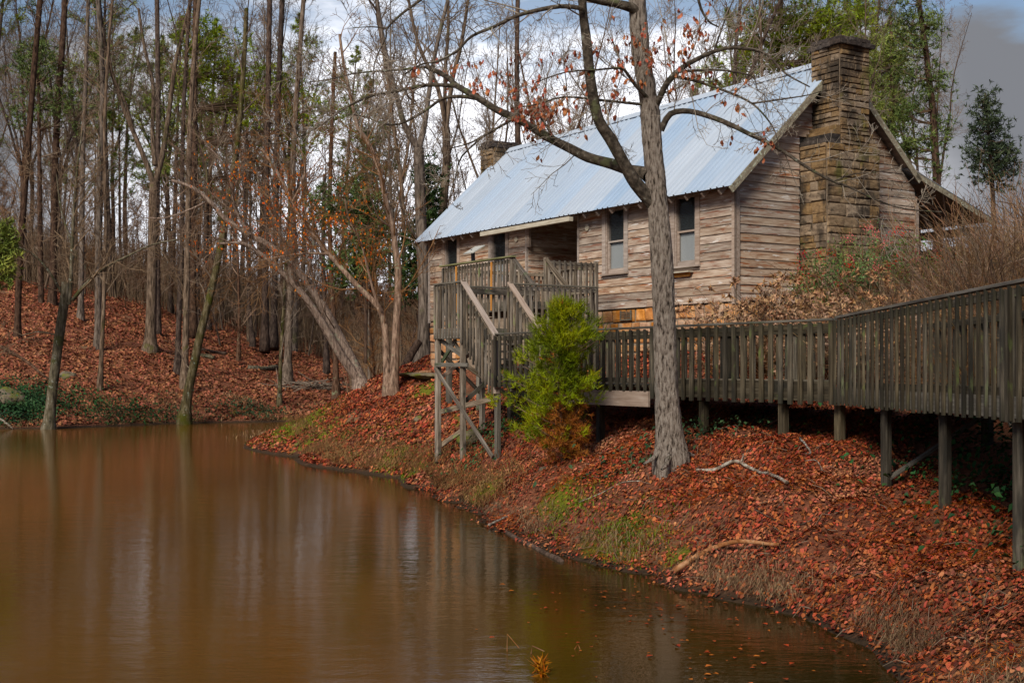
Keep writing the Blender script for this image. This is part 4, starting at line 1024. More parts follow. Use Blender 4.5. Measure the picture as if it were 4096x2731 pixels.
scatter_trees(PU, 80, (-52, -6), (80, 135), 'understory_tree', DU, 'young trees on the far slope', 2.0, .8, 1.2, left)
scatter_trees(PB, 16, (-14, 10), (66, 125), 'bare_tree', DB, 'bare trees behind the cabin', 2.8, .8, 1.05, mid_)
scatter_trees(PU, 30, (-12, 8), (52, 95), 'understory_tree', DU, 'young trees beyond the cabin', 2.0, .8, 1.2, mid_)
scatter_trees(PP[1:2]+PP[3:], 11, (3, 32), (62, 105), 'pine_tree', [DP[1], DP[3]], 'pines behind the cabin', 3.6, .8, .98, beh)
scatter_trees(PB, 12, (4, 30), (52, 95), 'bare_tree', DB, 'bare trees among the rear pines', 2.6, .7, .95, beh)
scatter_trees(PU, 12, (14, 40), (42, 85), 'understory_tree', DU, 'brush trees at the far right', 2.2, .45, .65, farr)

# ------------------------------------------------------------------ trees traced one by one
def smooth_path(pts, k=3):
    out = []; n = len(pts)
    for i in range(n-1):
        p0 = pts[max(0, i-1)]; p1 = pts[i]; p2 = pts[i+1]; p3 = pts[min(n-1, i+2)]
        for j in range(k):
            t = j/k; out.append(.5*((2*p1)+(p2-p0)*t+(2*p0-5*p1+4*p2-p3)*t*t+(3*p1-p0-3*p2+p3)*t**3))
    out.append(pts[-1]); return out
TWP = dict(segs=[4, 4, 3, 3], wig=[.16, .2, .24, .28], up=[.05, .03, .03, .02], kids=[6, 4, 3], start=[.15, .15, .15], ang=[(25, 65), (25, 65), (25, 65)], rk=[.55, .6, .6], lk=[.5, .5, .5], rmin=.004, sides=[5, 4, 3, 3])
def traced_tree(name, label, cat, base_bark, twig_mat, stems, seed=1, density=2.2, tw_len=(.6, 1.6), twig_r=.012, root_flare=True, rmin=.004, mx=2, upb=.3, moved_to_ground=True, leaf_regions=(), leaf_mat='deadleaf', tw_start=.25, nsides=10, limb_mat=None, wob=0):
    """stems: (points [(u,v)], r0_px, r1_px, Y0, Y1, is_trunk, density multiplier)"""
    r = random.Random(seed); P = dict(TWP); P['rmin'] = rmin
    first = at(*stems[0][0][0], stems[0][3]); root = empty(name, first, 0, label, cat)
    TV, TF, LV, LF, CV, CF, leaves = [], [], [], [], [], [], []
    for (uv, r0, r1, Y0, Y1, trunk, dm) in stems:
        n = len(uv); pts = [at(u, v_, Y0+(Y1-Y0)*i/(n-1))-first for i, (u, v_) in enumerate(uv)]
        if trunk == 2: pts.insert(0, pts[0]-Vector((0, 0, .5)))
        pts = smooth_path(pts); m = len(pts); Ys = Y0+(Y1-Y0)*.5
        rad = [(r0+(r1-r0)*(i/(m-1))**.8)*1.7415/5018*Ys for i in range(m)]
        if trunk == 2 and root_flare:
            for i in range(m):
                hz = pts[i].z+.0
                rad[i] *= 1+.55*math.exp(-max(0, hz)/.35)
        if wob:
            for i in range(m): rad[i] *= 1+wob*mnoise.noise(pts[i]*3)
        (tube(TV, TF, pts, rad, nsides) if trunk else tube(LV, LF, pts, rad, max(5, nsides-4)))
        L = sum((pts[i+1]-pts[i]).length for i in range(m-1)); nk = int(L*density*dm)
        for k in range(nk):
            t = tw_start+(1-tw_start)*(k+r.random())/nk if trunk else .08+.92*(k+r.random())/nk
            x = t*(m-1); i = min(int(x), m-2); pp = pts[i].lerp(pts[i+1], x-i); dd_ = (pts[i+1]-pts[i]).normalized()
            perp = (dd_.cross(rvec(r)).normalized()+Vector((0, 0, upb))).normalized(); an = R(r.uniform(30, 70))
            nd = dd_*math.cos(an)+perp*math.sin(an); tl = r.uniform(*tw_len)*(1.1-.5*t)
            grow(CV, CF, r, pp, nd, tl, min(rad[i]*.45, twig_r*r.uniform(.7, 1.4)), 0, mx, P, leaves)
    if LV and limb_mat is None: 
        b0 = len(TV); TV += LV; TF += [tuple(i+b0 for i in f) for f in LF]; LV = []
    link('trunk', to_mesh('trunk', TV, TF, base_bark), root)
    if LV: link('limbs', to_mesh('limbs', LV, LF, limb_mat), root)
    link('crown', to_mesh('twigs', CV, CF, twig_mat), root)
    if leaf_regions:
        DV, DF = [], []
        for (p, d) in leaves:
            w_ = p+first; u = (w_.x/w_.y*5018+2048)/1.7415; v_ = (1470-(w_.z-H)/w_.y*5018)/1.7415
            pr = 0
            for (cu, cv, ru, rv, amt) in leaf_regions: pr = max(pr, amt*math.exp(-((u-cu)/ru)**2-((v_-cv)/rv)**2))
            if r.random() < pr:
                for q_ in range(r.choice((1, 2, 3))):
                    L = r.uniform(.07, .13)*leaf_scale; wd = L*.22; dn = Vector((r.gauss(0, .35), r.gauss(0, .35), -1)).normalized(); s = dn.cross(rvec(r)).normalized(); o_ = s.cross(dn)*L*.18
                    a0 = p+rvec(r)*.03; b = len(DV)
                    for q2 in (a0, a0+dn*L*.35-s*wd+o_, a0+dn*L*.35+s*wd+o_, a0+dn*L*.7-s*wd*.8-o_*.5, a0+dn*L*.7+s*wd*.8+o_, a0+dn*L): DV.append(tuple(q2))
                    DF += [(b, b+1, b+2), (b+1, b+3, b+4, b+2), (b+3, b+5, b+4)]
        if DV: link('dead_leaves', to_mesh('dead_leaves', DV, DF, leaf_mat, False), root)
    return root
leaf_scale = 1.0

# the oak in front of the boardwalk
OY = 19.0
oak = [([(1542,1052),(1538,1000),(1531,900),(1525,700),(1518,560),(1506,420),(1496,300),(1490,230),(1470,110),(1464,0),(1458,-120)], 30, 19, OY, OY, 2, 0),
 ([(1490,405),(1475,396),(1442,390),(1406,377),(1351,362),(1307,340),(1270,322),(1233,300),(1186,273),(1142,253),(1094,223),(1050,198),(1025,176),(981,154)], 15, 5.5, OY, 20.2, 0, .9),
 ([(981,154),(911,161),(820,168),(760,182),(700,190)], 3, 1, 20.2, 20.8, 0, 2),
 ([(1102,228),(1061,222),(1017,227),(974,256),(915,286),(867,280),(842,269),(800,262)], 5, 1.2, 19.9, 20.6, 0, 1.6),
 ([(1050,198),(981,196),(911,210),(856,220),(790,249),(746,282),(670,322),(600,332)], 5, 1, 20, 21, 0, 1.6),
 ([(1180,273),(1113,311),(1076,330),(1030,342)], 3.5, 1.2, 19.6, 19.4, 0, 1.6),
 ([(1113,311),(1061,359),(1047,403),(1036,440),(1028,480)], 2.6, .8, 19.5, 19.4, 0, 1.6),
 ([(1278,325),(1255,290),(1236,262),(1222,250)], 3.5, 1.5, 19.3, 19.6, 0, 2),
 ([(1500,470),(1475,439),(1453,410),(1428,366),(1402,319),(1376,278),(1362,220),(1354,165),(1347,92),(1340,37),(1336,-20),(1330,-120)], 17, 9, OY, 18.2, 0, .35),
 ([(1462,40),(1457,22),(1424,11),(1376,2),(1320,-12),(1260,-30)], 14, 6, OY, 18.6, 0, .5),
 ([(1338,20),(1288,15),(1222,27),(1179,40),(1135,62),(1083,84),(1050,117),(1003,143),(973,146),(930,170)], 6, 1.5, 18.2, 18.0, 0, 1.8),
 ([(990,-30),(966,0),(922,33),(889,66),(886,88),(860,146),(858,212)], 4, 1.2, 18.2, 18.4, 0, 1.0),
 ([(889,66),(850,62),(800,66)], 2, .8, 18.3, 18.4, 0, 2),
 ([(1518,300),(1540,262),(1584,256),(1639,271),(1683,289),(1727,311),(1764,328),(1804,351),(1859,388),(1914,417),(1951,430),(2017,461),(2079,480),(2163,487)], 8, 1.3, OY, 18.0, 0, 1.3),
 ([(1505,245),(1511,234),(1533,190),(1566,157),(1596,139),(1640,119),(1683,110),(1749,119),(1782,146),(1808,172),(1860,200)], 9, 1.5, OY, 18.4, 0, 1.6),
 ([(1540,176),(1560,178),(1610,190),(1683,216),(1727,238),(1757,267),(1779,300),(1790,340)], 4.5, 1.2, OY, 18.6, 0, 1.6),
 ([(1559,165),(1640,161),(1698,167),(1731,179),(1740,210)], 3.5, 1, 18.8, 18.6, 0, 1.8),
 ([(1727,238),(1804,227),(1859,218),(1900,205)], 2.6, .8, 18.6, 18.4, 0, 2),
 ([(1505,240),(1485,222),(1461,198),(1442,172),(1424,157),(1369,161),(1300,166),(1230,190)], 5.5, 1.2, OY, 18.2, 0, 1.8),
 ([(1490,242),(1453,238),(1384,231),(1296,223),(1241,238),(1200,246)], 4, 1.2, OY, 18.5, 0, 1.9),
 ([(1640,119),(1660,60),(1680,10),(1700,-30)], 2.5, 1, 18.7, 18.5, 0, 1.6),
 ([(1600,-20),(1610,20),(1628,50),(1650,62)], 4, 1.5, 18.3, 18.5, 0, 1.6),
 ([(1914,417),(1960,400),(2010,396),(2060,385)], 2, .7, 18.2, 18, 0, 2)]
oak += [([(1530,1000),(1518,1030),(1500,1052),(1478,1066)], 11, 3, OY, 18.7, 1, 0), ([(1550,1000),(1562,1025),(1578,1040),(1600,1048)], 11, 3, OY, 19.2, 1, 0), ([(1540,1010),(1538,1040),(1530,1066),(1520,1078)], 11, 3, OY, 18.4, 1, 0)]
regions = [(1085,190,60,40,.7),(1020,185,40,40,.5),(1190,180,90,50,.6),(1215,240,60,40,.8),(1275,250,60,35,.8),(1420,210,80,50,.7),(1480,120,60,70,.8),(1560,150,60,60,.85),(1600,200,60,50,.6),(1700,290,60,40,.3),(1745,330,40,30,.4),(1600,60,50,60,.5),(1340,120,40,60,.3),(1240,290,60,40,.4)]
OAK = traced_tree('oak_tree', 'large grey barked oak in front of the boardwalk with brown leaves clinging', 'tree', 'oakbark', 'paletwig', oak, 5, 2.3, (.5, 1.5), .011, True, .0035, 2, .2, leaf_regions=regions, nsides=22, limb_mat='limbbark', wob=.10)
# coarse bark ridges on the trunk
tr = [c_ for c_ in OAK.children if c_.name.startswith('trunk')][0]
md = tr.modifiers.new('sub', 'SUBSURF'); md.levels = 3; md.render_levels = 3
tx = bpy.data.textures.new('bark_ridges', 'CLOUDS'); tx.noise_scale = .05; tx.noise_depth = 2
em = bpy.data.objects.new('bark_axes', None); COL.objects.link(em); em.parent = OAK; em.scale = (1, 1, 3.2)
md = tr.modifiers.new('ridges', 'DISPLACE'); md.texture = tx; md.texture_coords = 'OBJECT'; md.texture_coords_object = em; md.strength = .034; md.mid_level = .5

def T(name, label, mats, stems, **k):
    return traced_tree(name, label, k.pop('cat', 'tree'), mats[0], mats[1], stems, **k)
big = dict(rmin=.010, twig_r=.03, tw_len=(1.5, 3.8), density=1.3, mx=2, nsides=8)
T('bare_tree', 'mossy trunk with a broken fork standing in the water at the far left', ('mossbark', 'twig'),
  [([(112,985),(120,900),(135,780),(148,690),(152,648)], 13, 11, 53, 53, 2, 0), ([(158,700),(163,640),(166,560),(170,480),(178,380),(190,300)], 6, 2, 53, 53, 0, 1.2),
   ([(152,690),(110,620),(70,580),(20,560)], 4, 1.5, 53, 52, 0, 1.5), ([(166,690),(200,650),(240,615),(290,590),(350,562),(410,550)], 5, 1.5, 53, 52.5, 0, 1.5), ([(165,560),(140,480),(130,400)], 3, 1.3, 53, 53, 0, 1.5), ([(132,770),(90,762),(50,770)], 2, 1, 53, 53, 0, 1)], seed=31, **big)
T('bare_tree', 'leaning lichened tree rooted at the far water edge', ('mossbark', 'twig'),
  [([(424,957),(432,900),(445,840),(462,760),(480,690),(500,600),(515,520),(530,430),(548,300),(560,150),(566,20)], 13, 5, 57.5, 59, 2, .5), ([(515,520),(480,440),(470,360),(440,280)], 4, 1.5, 58, 58, 0, 1)], seed=32, **big)
T('bare_tree', 'big pale trunk with green moss skirt and a wide fork on the slope', ('greybark', 'twig'),
  [([(345,800),(346,760),(348,690),(350,600),(352,500),(354,420)], 14, 11, 70, 70, 2, .0), ([(354,430),(338,380),(305,300),(275,225),(252,150),(235,60),(225,-40)], 7, 3, 70, 69, 1, .7),
   ([(354,430),(372,360),(388,260),(402,150),(424,60),(445,-30)], 7.5, 3.5, 70, 71, 1, .7), ([(356,380),(350,300),(352,200),(332,110),(318,20)], 6, 3, 70, 71, 1, .8), ([(308,305),(290,240),(262,180),(250,120)], 4, 2, 69.6, 68, 0, 1)], seed=33, **big)
straight = [
 ('brownbark', [(362,760),(361,500),(363,250),(360,-40)], 7, 5.5, 78, 'straight dark pine trunk just right of the wide forked tree'),
 ('greybark', [(225,815),(226,600),(228,400),(236,200),(225,0),(222,-60)], 10, 5, 68, 'stout grey trunk left of a thinner leaning stem on the slope'),
 ('greybark', [(230,880),(238,700),(243,500),(240,300),(250,100),(262,-40)], 6, 3, 60, 'slim dark stem growing close beside a stout grey trunk'),
 ('brownbark', [(408,842),(412,700),(418,560),(420,300),(430,100),(440,-40)], 7.5, 4, 66, 'dark trunk with a hollow white scar at its foot'),
 ('greybark', [(424,875),(428,700),(432,500),(436,300),(448,100),(462,-40)], 9.5, 5, 63, 'straight grey trunk directly behind the leaning lichened tree'),
 ('brownbark', [(443,752),(444,500),(446,250),(450,-40)], 9, 6, 80, 'tall rough pine trunk behind the leaning lichened tree'),
 ('redbark', [(548,808),(549,720),(546,600),(540,480)], 4.5, 2, 74, 'small tree with a dark nest of twigs on its thin trunk'),
 ('brownbark', [(580,778),(572,700),(570,600),(560,450),(565,300)], 5.5, 3, 82, 'slightly bent dark stem standing on the skyline of the slope'),
 ('brownbark', [(608,787),(610,600),(612,400),(616,200),(620,-40)], 9, 6, 80, 'thick reddish pine trunk left of the darker straight trunk'),
 ('brownbark', [(628,780),(632,600),(634,400),(640,200),(650,-40)], 9, 6, 82, 'dark straight trunk right of the thick reddish pine trunk'),
 ('mossbark', [(642,921),(645,820),(652,700),(656,600),(664,480),(660,380)], 5.5, 2.5, 63, 'thin pale mossy pole tree near the head of the pond'),
 ('greybark', [(660,857),(664,750),(668,650),(670,500),(676,300),(690,100),(700,-40)], 10, 5, 70, 'stout flaring trunk behind the thin mossy pole tree'),
 ('redbark', [(772,891),(770,800),(765,700),(760,600),(757,480),(762,300),(770,120)], 7.5, 4, 60, 'split reddish trunk with a pale torn strip by the brush pile'),
 ('brownbark', [(750,834),(746,700),(742,560),(745,400)], 6.5, 3.5, 75, 'short dark trunk on the valley floor behind the split trunk'),
 ('brownbark', [(40,790),(45,600),(60,400),(75,200),(92,0),(98,-60)], 8, 6, 66, 'dark leaning trunk at the extreme left of the slope'),
 ('greybark', [(185,745),(188,560),(190,380),(196,200),(204,-40)], 8, 4, 76, 'pale trunk with moss at its foot far up the left slope'),
 ('brownbark', [(120,700),(124,500),(130,300),(142,120),(152,-40)], 9, 7, 80, 'thick black trunk rising high behind the broken forked tree'),
 ('brownbark', [(1190,380),(1188,250),(1187,120),(1190,-40)], 7, 5, 62, 'pine trunk rising behind the ridge near the left chimney'),
]
for i, (bk, uv, r0, r1, Y, lab) in enumerate(straight):
    T('forest_tree', lab, (bk, 'redtwig' if bk == 'redbark' else 'twig'), [(uv, r0, r1, Y, Y+1, 2, 1)], seed=50+i, rmin=.010, twig_r=.028, tw_len=(1.2, 3.4), density=.9, mx=2, nsides=8, tw_start=.3)
# moss skirt, nest
leaf_scale = .85
pen = dict(rmin=.007, twig_r=.02, tw_len=(1.0, 3.0), density=2.6, mx=2, nsides=10)
reg = [(640,480,130,80,.6),(800,600,100,70,.6),(700,540,90,70,.6),(840,690,60,40,.5),(760,500,90,70,.5),(500,570,60,26,1),(560,420,120,80,.4)]
T('leaning_tree', 'double trunked tree leaning far left over the cove from the leafy bank', ('leanbark', 'redtwig'),
  [([(830,890),(814,843),(788,791),(755,729),(731,686),(703,644),(660,596),(617,563),(574,539),(520,505),(480,460),(440,430),(395,415)], 16, 3.5, 44, 46, 2, .9),
   ([(829,880),(783,815),(741,744),(703,686),(669,648),(631,610),(603,587),(560,560),(500,560)], 12, 3, 44, 43, 1, 1.1),
   ([(574,539),(540,480),(530,420),(500,360),(470,330)], 4, 1.3, 45, 45, 0, 1.4), ([(660,596),(640,520),(600,450),(590,390)], 4, 1.3, 44.5, 44, 0, 1.4), ([(703,644),(720,560),(700,480),(690,400)], 4, 1.3, 44.5, 44, 0, 1.4),
   ([(480,460),(440,480),(380,500),(330,500)], 3, 1, 46, 46, 0, 1.4)], seed=81, leaf_regions=reg, leaf_mat='orangeleaf', **pen)
T('curved_tree', 'two stemmed tree on the bank with one stem arching left and one tall', ('leanbark', 'redtwig'),
  [([(891,896),(888,825),(884,753),(869,705),(822,658),(788,620),(755,584),(720,540),(690,500),(672,463),(636,396),(600,340)], 10, 2.5, 40, 41.5, 2, 1.1),
   ([(903,898),(907,824),(910,753),(914,682),(914,610),(907,563),(903,525),(888,468),(879,420),(864,368),(841,320),(822,292),(807,230),(790,150),(780,80)], 11, 3, 40, 41, 2, .8),
   ([(869,705),(850,640),(830,560),(800,500),(790,440)], 4, 1.3, 40, 39.5, 0, 1.3), ([(672,463),(700,400),(690,340),(670,280)], 3, 1, 41, 41, 0, 1.4), ([(755,584),(700,582),(640,590),(600,598)], 3, 1, 40.5, 40, 0, 1.4),
   ([(903,525),(870,500),(850,450)], 3, 1, 40.5, 40, 0, 1.4)], seed=82, leaf_regions=reg, leaf_mat='orangeleaf', **pen)
T('bare_tree', 'massive forked trunk close beside the left corner of the cabin', ('greybark', 'twig'),
  [([(971,826),(974,760),(974,658),(969,563),(964,420),(962,340)], 16, 12, 50, 50, 2, .2), ([(962,345),(931,292),(917,244),(885,120),(862,-20),(850,-80)], 8, 4, 50, 49, 1, .6), ([(962,340),(974,292),(980,253),(1000,120),(1034,-20)], 8, 4, 50, 51, 1, .6),
   ([(969,563),(930,500),(910,420)], 4, 2, 50, 49, 0, 1)], seed=83, **big)
T('bare_tree', 'tall forked grey tree rising behind the cabin roof left of the chimney', ('greybark', 'twig'),
  [([(1010,700),(1016,520),(1019,458),(1026,372),(1024,292)], 11, 9, 56, 56, 2, .2), ([(1024,300),(1040,180),(1060,100),(1078,-20)], 6, 3.5, 56, 56, 1, .8), ([(1024,292),(1005,200),(960,100),(935,-20)], 6, 3, 56, 55, 1, .8), ([(1024,300),(1022,180),(1030,60),(1026,-60)], 5, 3, 56, 57, 1, .8)], seed=84, **big)
T('fallen_log', 'broken trunk propped against the big forked tree beside the cabin', ('brownbark', 'twig'), [([(915,862),(930,842),(945,812),(962,785)], 10, 9, 48, 49, 1, .1)], seed=85, cat='log', **{**big, 'root_flare': False})
T('bare_tree', 'spindly bare tree in the bright gap left of the big forked trunk', ('greybark', 'twig'),
  [([(925,700),(928,560),(922,420),(905,300),(893,200),(870,60),(860,-40)], 6, 2.5, 60, 60, 2, 1.3), ([(922,420),(940,320),(950,200),(960,60)], 4, 2, 60, 61, 1, 1)], seed=86, **big)
# right-hand evergreens
def pine_traced(name, label, uv, r0, r1, Y, fol, seed, mat='pine', tl=.3, wd=.03, per=26, cat='tree'):
    r = random.Random(seed); first = at(*uv[0], Y); root = empty(name, first, 0, label, cat)
    pts = smooth_path([at(u, v_, Y)-first for u, v_ in uv]); m = len(pts); pts[0] = pts[0]-Vector((0, 0, 1.5))
    TV, TF, CV, CF, NV, NF = [], [], [], [], [], []
    tube(TV, TF, pts, [(r0+(r1-r0)*i/(m-1))*1.7415/5018*Y for i in range(m)], 9)
    for (cu, cv, ru, rv, n) in fol:
        for k in range(n):
            an = r.random()*6.283; q_ = math.sqrt(r.random())
            c_ = at(cu+ru*q_*math.cos(an), cv+rv*q_*math.sin(an), Y+r.uniform(-1, 1)*ru*1.7415/5018*Y*.8)-first
            i = min(range(m), key=lambda j: abs(pts[j].z-(c_.z-.3*abs(c_.x-pts[j].x)))); s_ = pts[i]
            mid_p = s_.lerp(c_, .55)+Vector((0, 0, -.12*(c_-s_).length))
            if r.random() < .4: tube(CV, CF, [s_, mid_p, c_], [.035, .022, .01], 3)
            d = (c_-s_).normalized() if (c_-s_).length > .01 else Vector((0, 0, 1))
            for j in range(3):
                tufts(NV, NF, r, c_+rvec(r)*.22, (d+Vector((0, 0, .4))).normalized(), per//3, tl, wd, .9)
    link('trunk', to_mesh('trunk', TV, TF, 'brownbark'), root); link('limbs', to_mesh('limbs', CV, CF, 'twig'), root)
    link('crown', to_mesh('needle_crown', NV, NF, mat, False), root); return root
pine_traced('pine_tree', 'tall loose pine right of the stone chimney with a bare lower trunk', [(2158,620),(2152,421),(2148,348),(2143,256),(2134,183),(2126,110),(2115,37),(2105,-40)], 10, 5, 55,
  [(2095,60,45,70,80),(2140,90,26,60,34),(2150,200,26,40,28),(2105,180,40,30,34),(2168,300,22,24,22),(2120,330,40,26,34),(2090,250,44,34,50),(2075,330,30,40,40),(2160,385,20,20,9)], 91, 'pine', tl=.24, wd=.022)
pine_traced('pine_tree', 'bushy pine crown directly behind the big stone chimney', [(2055,620),(2052,400),(2050,250),(2048,120),(2046,40)], 8, 3, 58,
  [(2040,170,46,50,110),(2040,270,50,50,110),(2065,100,40,35,60),(2060,360,40,40,40),(2020,110,30,40,30)], 92, 'brightpine', tl=.24, wd=.022)
pine_traced('pine_tree', 'broad yellow green pine crown over the upper end of the roof', [(1800,420),(1798,250),(1790,100),(1795,-40)], 9, 6, 60,
  [(1760,60,70,60,150),(1850,60,60,60,130),(1740,140,60,36,60),(1900,110,50,40,70),(1830,150,60,36,60),(1950,60,60,60,80)], 93, 'brightpine', tl=.26, wd=.024)
pine_traced('pine_tree', 'pine crown in the middle of the far slope above the ruddy twigs', [(455,760),(452,500),(450,250),(452,60)], 5, 3, 84,
  [(450,80,46,50,120),(470,150,60,50,90),(440,200,40,40,50),(600,190,70,45,130),(560,260,60,40,60),(700,250,50,40,70),(520,110,70,40,60),(660,330,60,40,40)], 94, 'brightpine', tl=.30, wd=.03, per=18)
pine_traced('pine_tree', 'dark rounded pine crown at the upper left of the slope', [(95,720),(92,500),(90,300),(88,150)], 7, 3, 80,
  [(85,140,50,46,110),(110,220,60,50,70),(60,250,50,50,50),(190,260,60,50,40)], 95, 'pine', tl=.32, wd=.03, per=18)
pine_traced('red_cedar', 'dark conical cedar alone against the sky at the far right', [(2285,560),(2280,440),(2275,350),(2268,280),(2262,216)], 6, 2, 44,
  [(2264,240,16,24,44),(2268,290,32,26,74),(2276,345,50,32,95),(2282,400,54,30,60),(2312,370,30,34,34),(2240,370,20,30,18)], 96, 'cedar', tl=.18, wd=.022, per=18)
pine_traced('evergreen_tree', 'green cedar growing just beyond the left eave of the cabin', [(985,640),(984,540),(982,440),(984,380)], 4, 2, 54,
  [(985,420,26,40,50),(965,560,40,60,80),(940,640,40,50,60),(995,500,20,40,30)], 97, 'cedar', tl=.28, wd=.035)
pine_traced('evergreen_tree', 'loose green cedar glimpsed behind the arching bank tree', [(840,760),(842,640),(838,540),(836,440)], 4, 2, 58,
  [(835,470,40,50,60),(850,560,50,60,80),(800,620,40,50,60),(760,470,50,50,60)], 98, 'pine', tl=.3, wd=.035)
pine_traced('evergreen_shrub', 'bright green cedar bough poking in at the left edge of the pond', [(-20,720),(-18,640),(-16,560)], 4, 2, 50,
  [(-2,600,34,60,120),(0,540,26,30,50)], 99, 'sapling', tl=.22, wd=.03, cat='shrub')

# yellow green cedar sapling in front of the stairs
def sapling():
    r = random.Random(17); Y = 22; first = at(1292, 1068, Y); root = empty('cedar_sapling', first, 0, 'bushy yellow green young cedar with rusty lower boughs in front of the ramp', 'shrub')
    TV, TF, CV, CF, NV, NF, DV, DF = [], [], [], [], [], [], [], []
    st = [at(u, v_, Y)-first for u, v_ in ((1292,1075),(1290,980),(1286,880),(1290,800),(1295,740),(1296,705))]
    sp = smooth_path(st); tube(TV, TF, sp, [.035*(1-.75*i/(len(sp)-1)) for i in range(len(sp))], 7)
    # outline: half width (px) left/right against v
    prof = [(690,6,10),(715,25,60),(750,50,85),(775,75,100),(800,100,78),(840,115,62),(880,125,85),(915,148,80),(950,125,60),(1000,105,60),(1040,70,55)]
    for k in range(520):
        v_ = r.uniform(700, 1030)
        for i in range(len(prof)-1):
            if prof[i][0] <= v_ <= prof[i+1][0]:
                f = (v_-prof[i][0])/(prof[i+1][0]-prof[i][0]); wl0 = prof[i][1]+(prof[i+1][1]-prof[i][1])*f; wr0 = prof[i][2]+(prof[i+1][2]-prof[i][2])*f; break
        else: continue
        an = r.random()*6.283; q_ = r.random()**.45; wd = wl0 if math.cos(an) < 0 else wr0
        lump = .82+.3*math.sin(v_*.11+an*2)+.12*math.sin(v_*.31+an)
        du = wd*q_*math.cos(an)*lump
        c_ = at(1290+du, v_, Y+math.sin(an)*q_*wd*.00764*lump)-first
        zz = c_.z-.25*abs(du)*.00764-.15; i = min(range(len(sp)), key=lambda j: abs(sp[j].z-zz)); s_ = sp[i]
        d = (c_-s_).normalized() if (c_-s_).length > .02 else Vector((0, 0, 1)); d = (d+Vector((0, 0, .75))).normalized()
        if k % 3 == 0: tube(CV, CF, [s_, s_.lerp(c_, .6)-Vector((0, 0, .04)), c_], [.012, .008, .004], 3)
        dead = (v_ > 930 and du > -40 and r.random() < .85) or (v_ > 1000 and r.random() < .6) or r.random() < .04
        for j in range(4):
            q2 = c_+rvec(r)*.05
            (tufts(DV, DF, r, q2, d, 13, .10, .006, .75) if dead else tufts(NV, NF, r, q2, d, 11, .12, .0065, .6))
        if r.random() < .6 and not dead: tufts(NV, NF, r, c_+d*.1, d, 12, .18, .0055, .3)
    for k in range(60):
        c_ = at(r.uniform(1240, 1350), r.uniform(960, 1060), Y+r.uniform(-.3, .3))-first
        tufts(DV, DF, r, c_, Vector((r.gauss(0, .6), r.gauss(0, .3), .4)).normalized(), 26, .12, .005, .8)
    link('trunk', to_mesh('trunk', TV, TF, 'redbark'), root); link('limbs', to_mesh('limbs', CV, CF, 'redtwig'), root)
    link('green_foliage', to_mesh('green_foliage', NV, NF, 'sapling', False), root); link('dead_foliage', to_mesh('dead_foliage', DV, DF, 'deadcedar', False), root)
sapling()

# ------------------------------------------------------------------ shrubs by the gable
LM2 = [(1600,'beside the oak trunk'),(1680,'at the gable corner'),(1740,'under the gable siding'),(1800,'by the left side of the chimney'),(1860,'before the left edge of the chimney'),(1920,'before the middle of the chimney'),(1980,'under the right edge of the chimney'),(2050,'below the gable right end'),(2120,'below the porch opening'),(2190,'under the porch roof tip'),(2260,'right of the porch roof'),(2340,'at the right frame edge'),(2500,'beyond the right frame edge')]
def bush_label(base, x, y, y0, y1):
    u = (x/y*5018+2048)/1.7415; lm = min(LM2, key=lambda q: abs(q[0]-u))[1]; f = (y-y0)/(y1-y0)
    return f"{base} {lm}, {'front row' if f < .33 else 'middle row' if f < .66 else 'rear row'}"
def thicket_mesh(seed, n, h_, spread, mat, lean=.55, rb=.0065, heads=False, kids=5):
    r = random.Random(seed); V, F, SV, SF = [], [], [], []
    for k in range(n):
        p = Vector((r.gauss(0, spread*.4), r.gauss(0, spread*.4), 0)); d = Vector((r.gauss(0, lean), r.gauss(0, lean), 1)).normalized()
        L = h_*r.uniform(.5, 1.1); pts = [p]
        for i in range(4):
            d = (d+rvec(r)*.14+Vector((p.x*.02, p.y*.02, -.05))).normalized(); pts.append(pts[-1]+d*L/4)
        tube(V, F, pts, [rb, rb*.9, rb*.75, rb*.6, rb*.4], 3)
        for j in range(kids):
            i = r.randrange(1, 4); d2 = (d+rvec(r)*.6).normalized(); q0 = pts[i]; q1 = q0+d2*L*.15; q2 = q1+(d2+rvec(r)*.3).normalized()*L*.15
            tube(V, F, [q0, q1, q2], [rb*.6, rb*.5, rb*.35], 3)
            if heads and r.random() < .6: tufts(SV, SF, r, q2, Vector((0, 0, 1)), 10, .05, .014, 1.2)
        if heads: tufts(SV, SF, r, pts[-1], Vector((0, 0, 1)), 16, .07, .016, 1.2)
    ms = [('stems', to_mesh('stems', V, F, mat, False))]
    if heads: ms.append(('flower_heads', to_mesh('flower_heads', SV, SF, 'seedhead', False)))
    return ms
TH = [thicket_mesh(61, 420, 2.2, 1.5, 'dryshrub'), thicket_mesh(62, 360, 1.8, 1.3, 'dryshrub', .6)]
HY = [thicket_mesh(63, 110, 1.0, .9, 'dryshrub', .5, .006, True), thicket_mesh(64, 90, .9, .8, 'dryshrub', .6, .006, True)]
i = 0
tr_ = random.Random(5)
for (x, y, s) in ((9.2,22.5,1),(10.3,24.5,1.05),(11.5,26.5,1.1),(10.6,20.8,.95),(12.4,24,1.1),(9.6,26.8,1),(13.6,28,1.15),(12.8,21.5,1.05),(8.4,20.6,.85),(14.6,25.4,1.15),(15.6,31,1.3),(8.3,24.2,.8),(13,31.5,1.2),(17,29,1.3),(7.6,18.3,.7),(11.3,18.8,.95),(18.5,34,1.4),(9.2,17,.8),(10.4,15.6,.9),(8.6,14.3,.8)):
    plant_tree('dry_thicket', TH[i % 2], (x, y, gz(x, y)-.05), bush_label('tangle of tall dry stems', x, y, 14, 34), 'shrub', 'dry brush right of the cabin', tr_.uniform(0, 6), s*1.45); i += 1
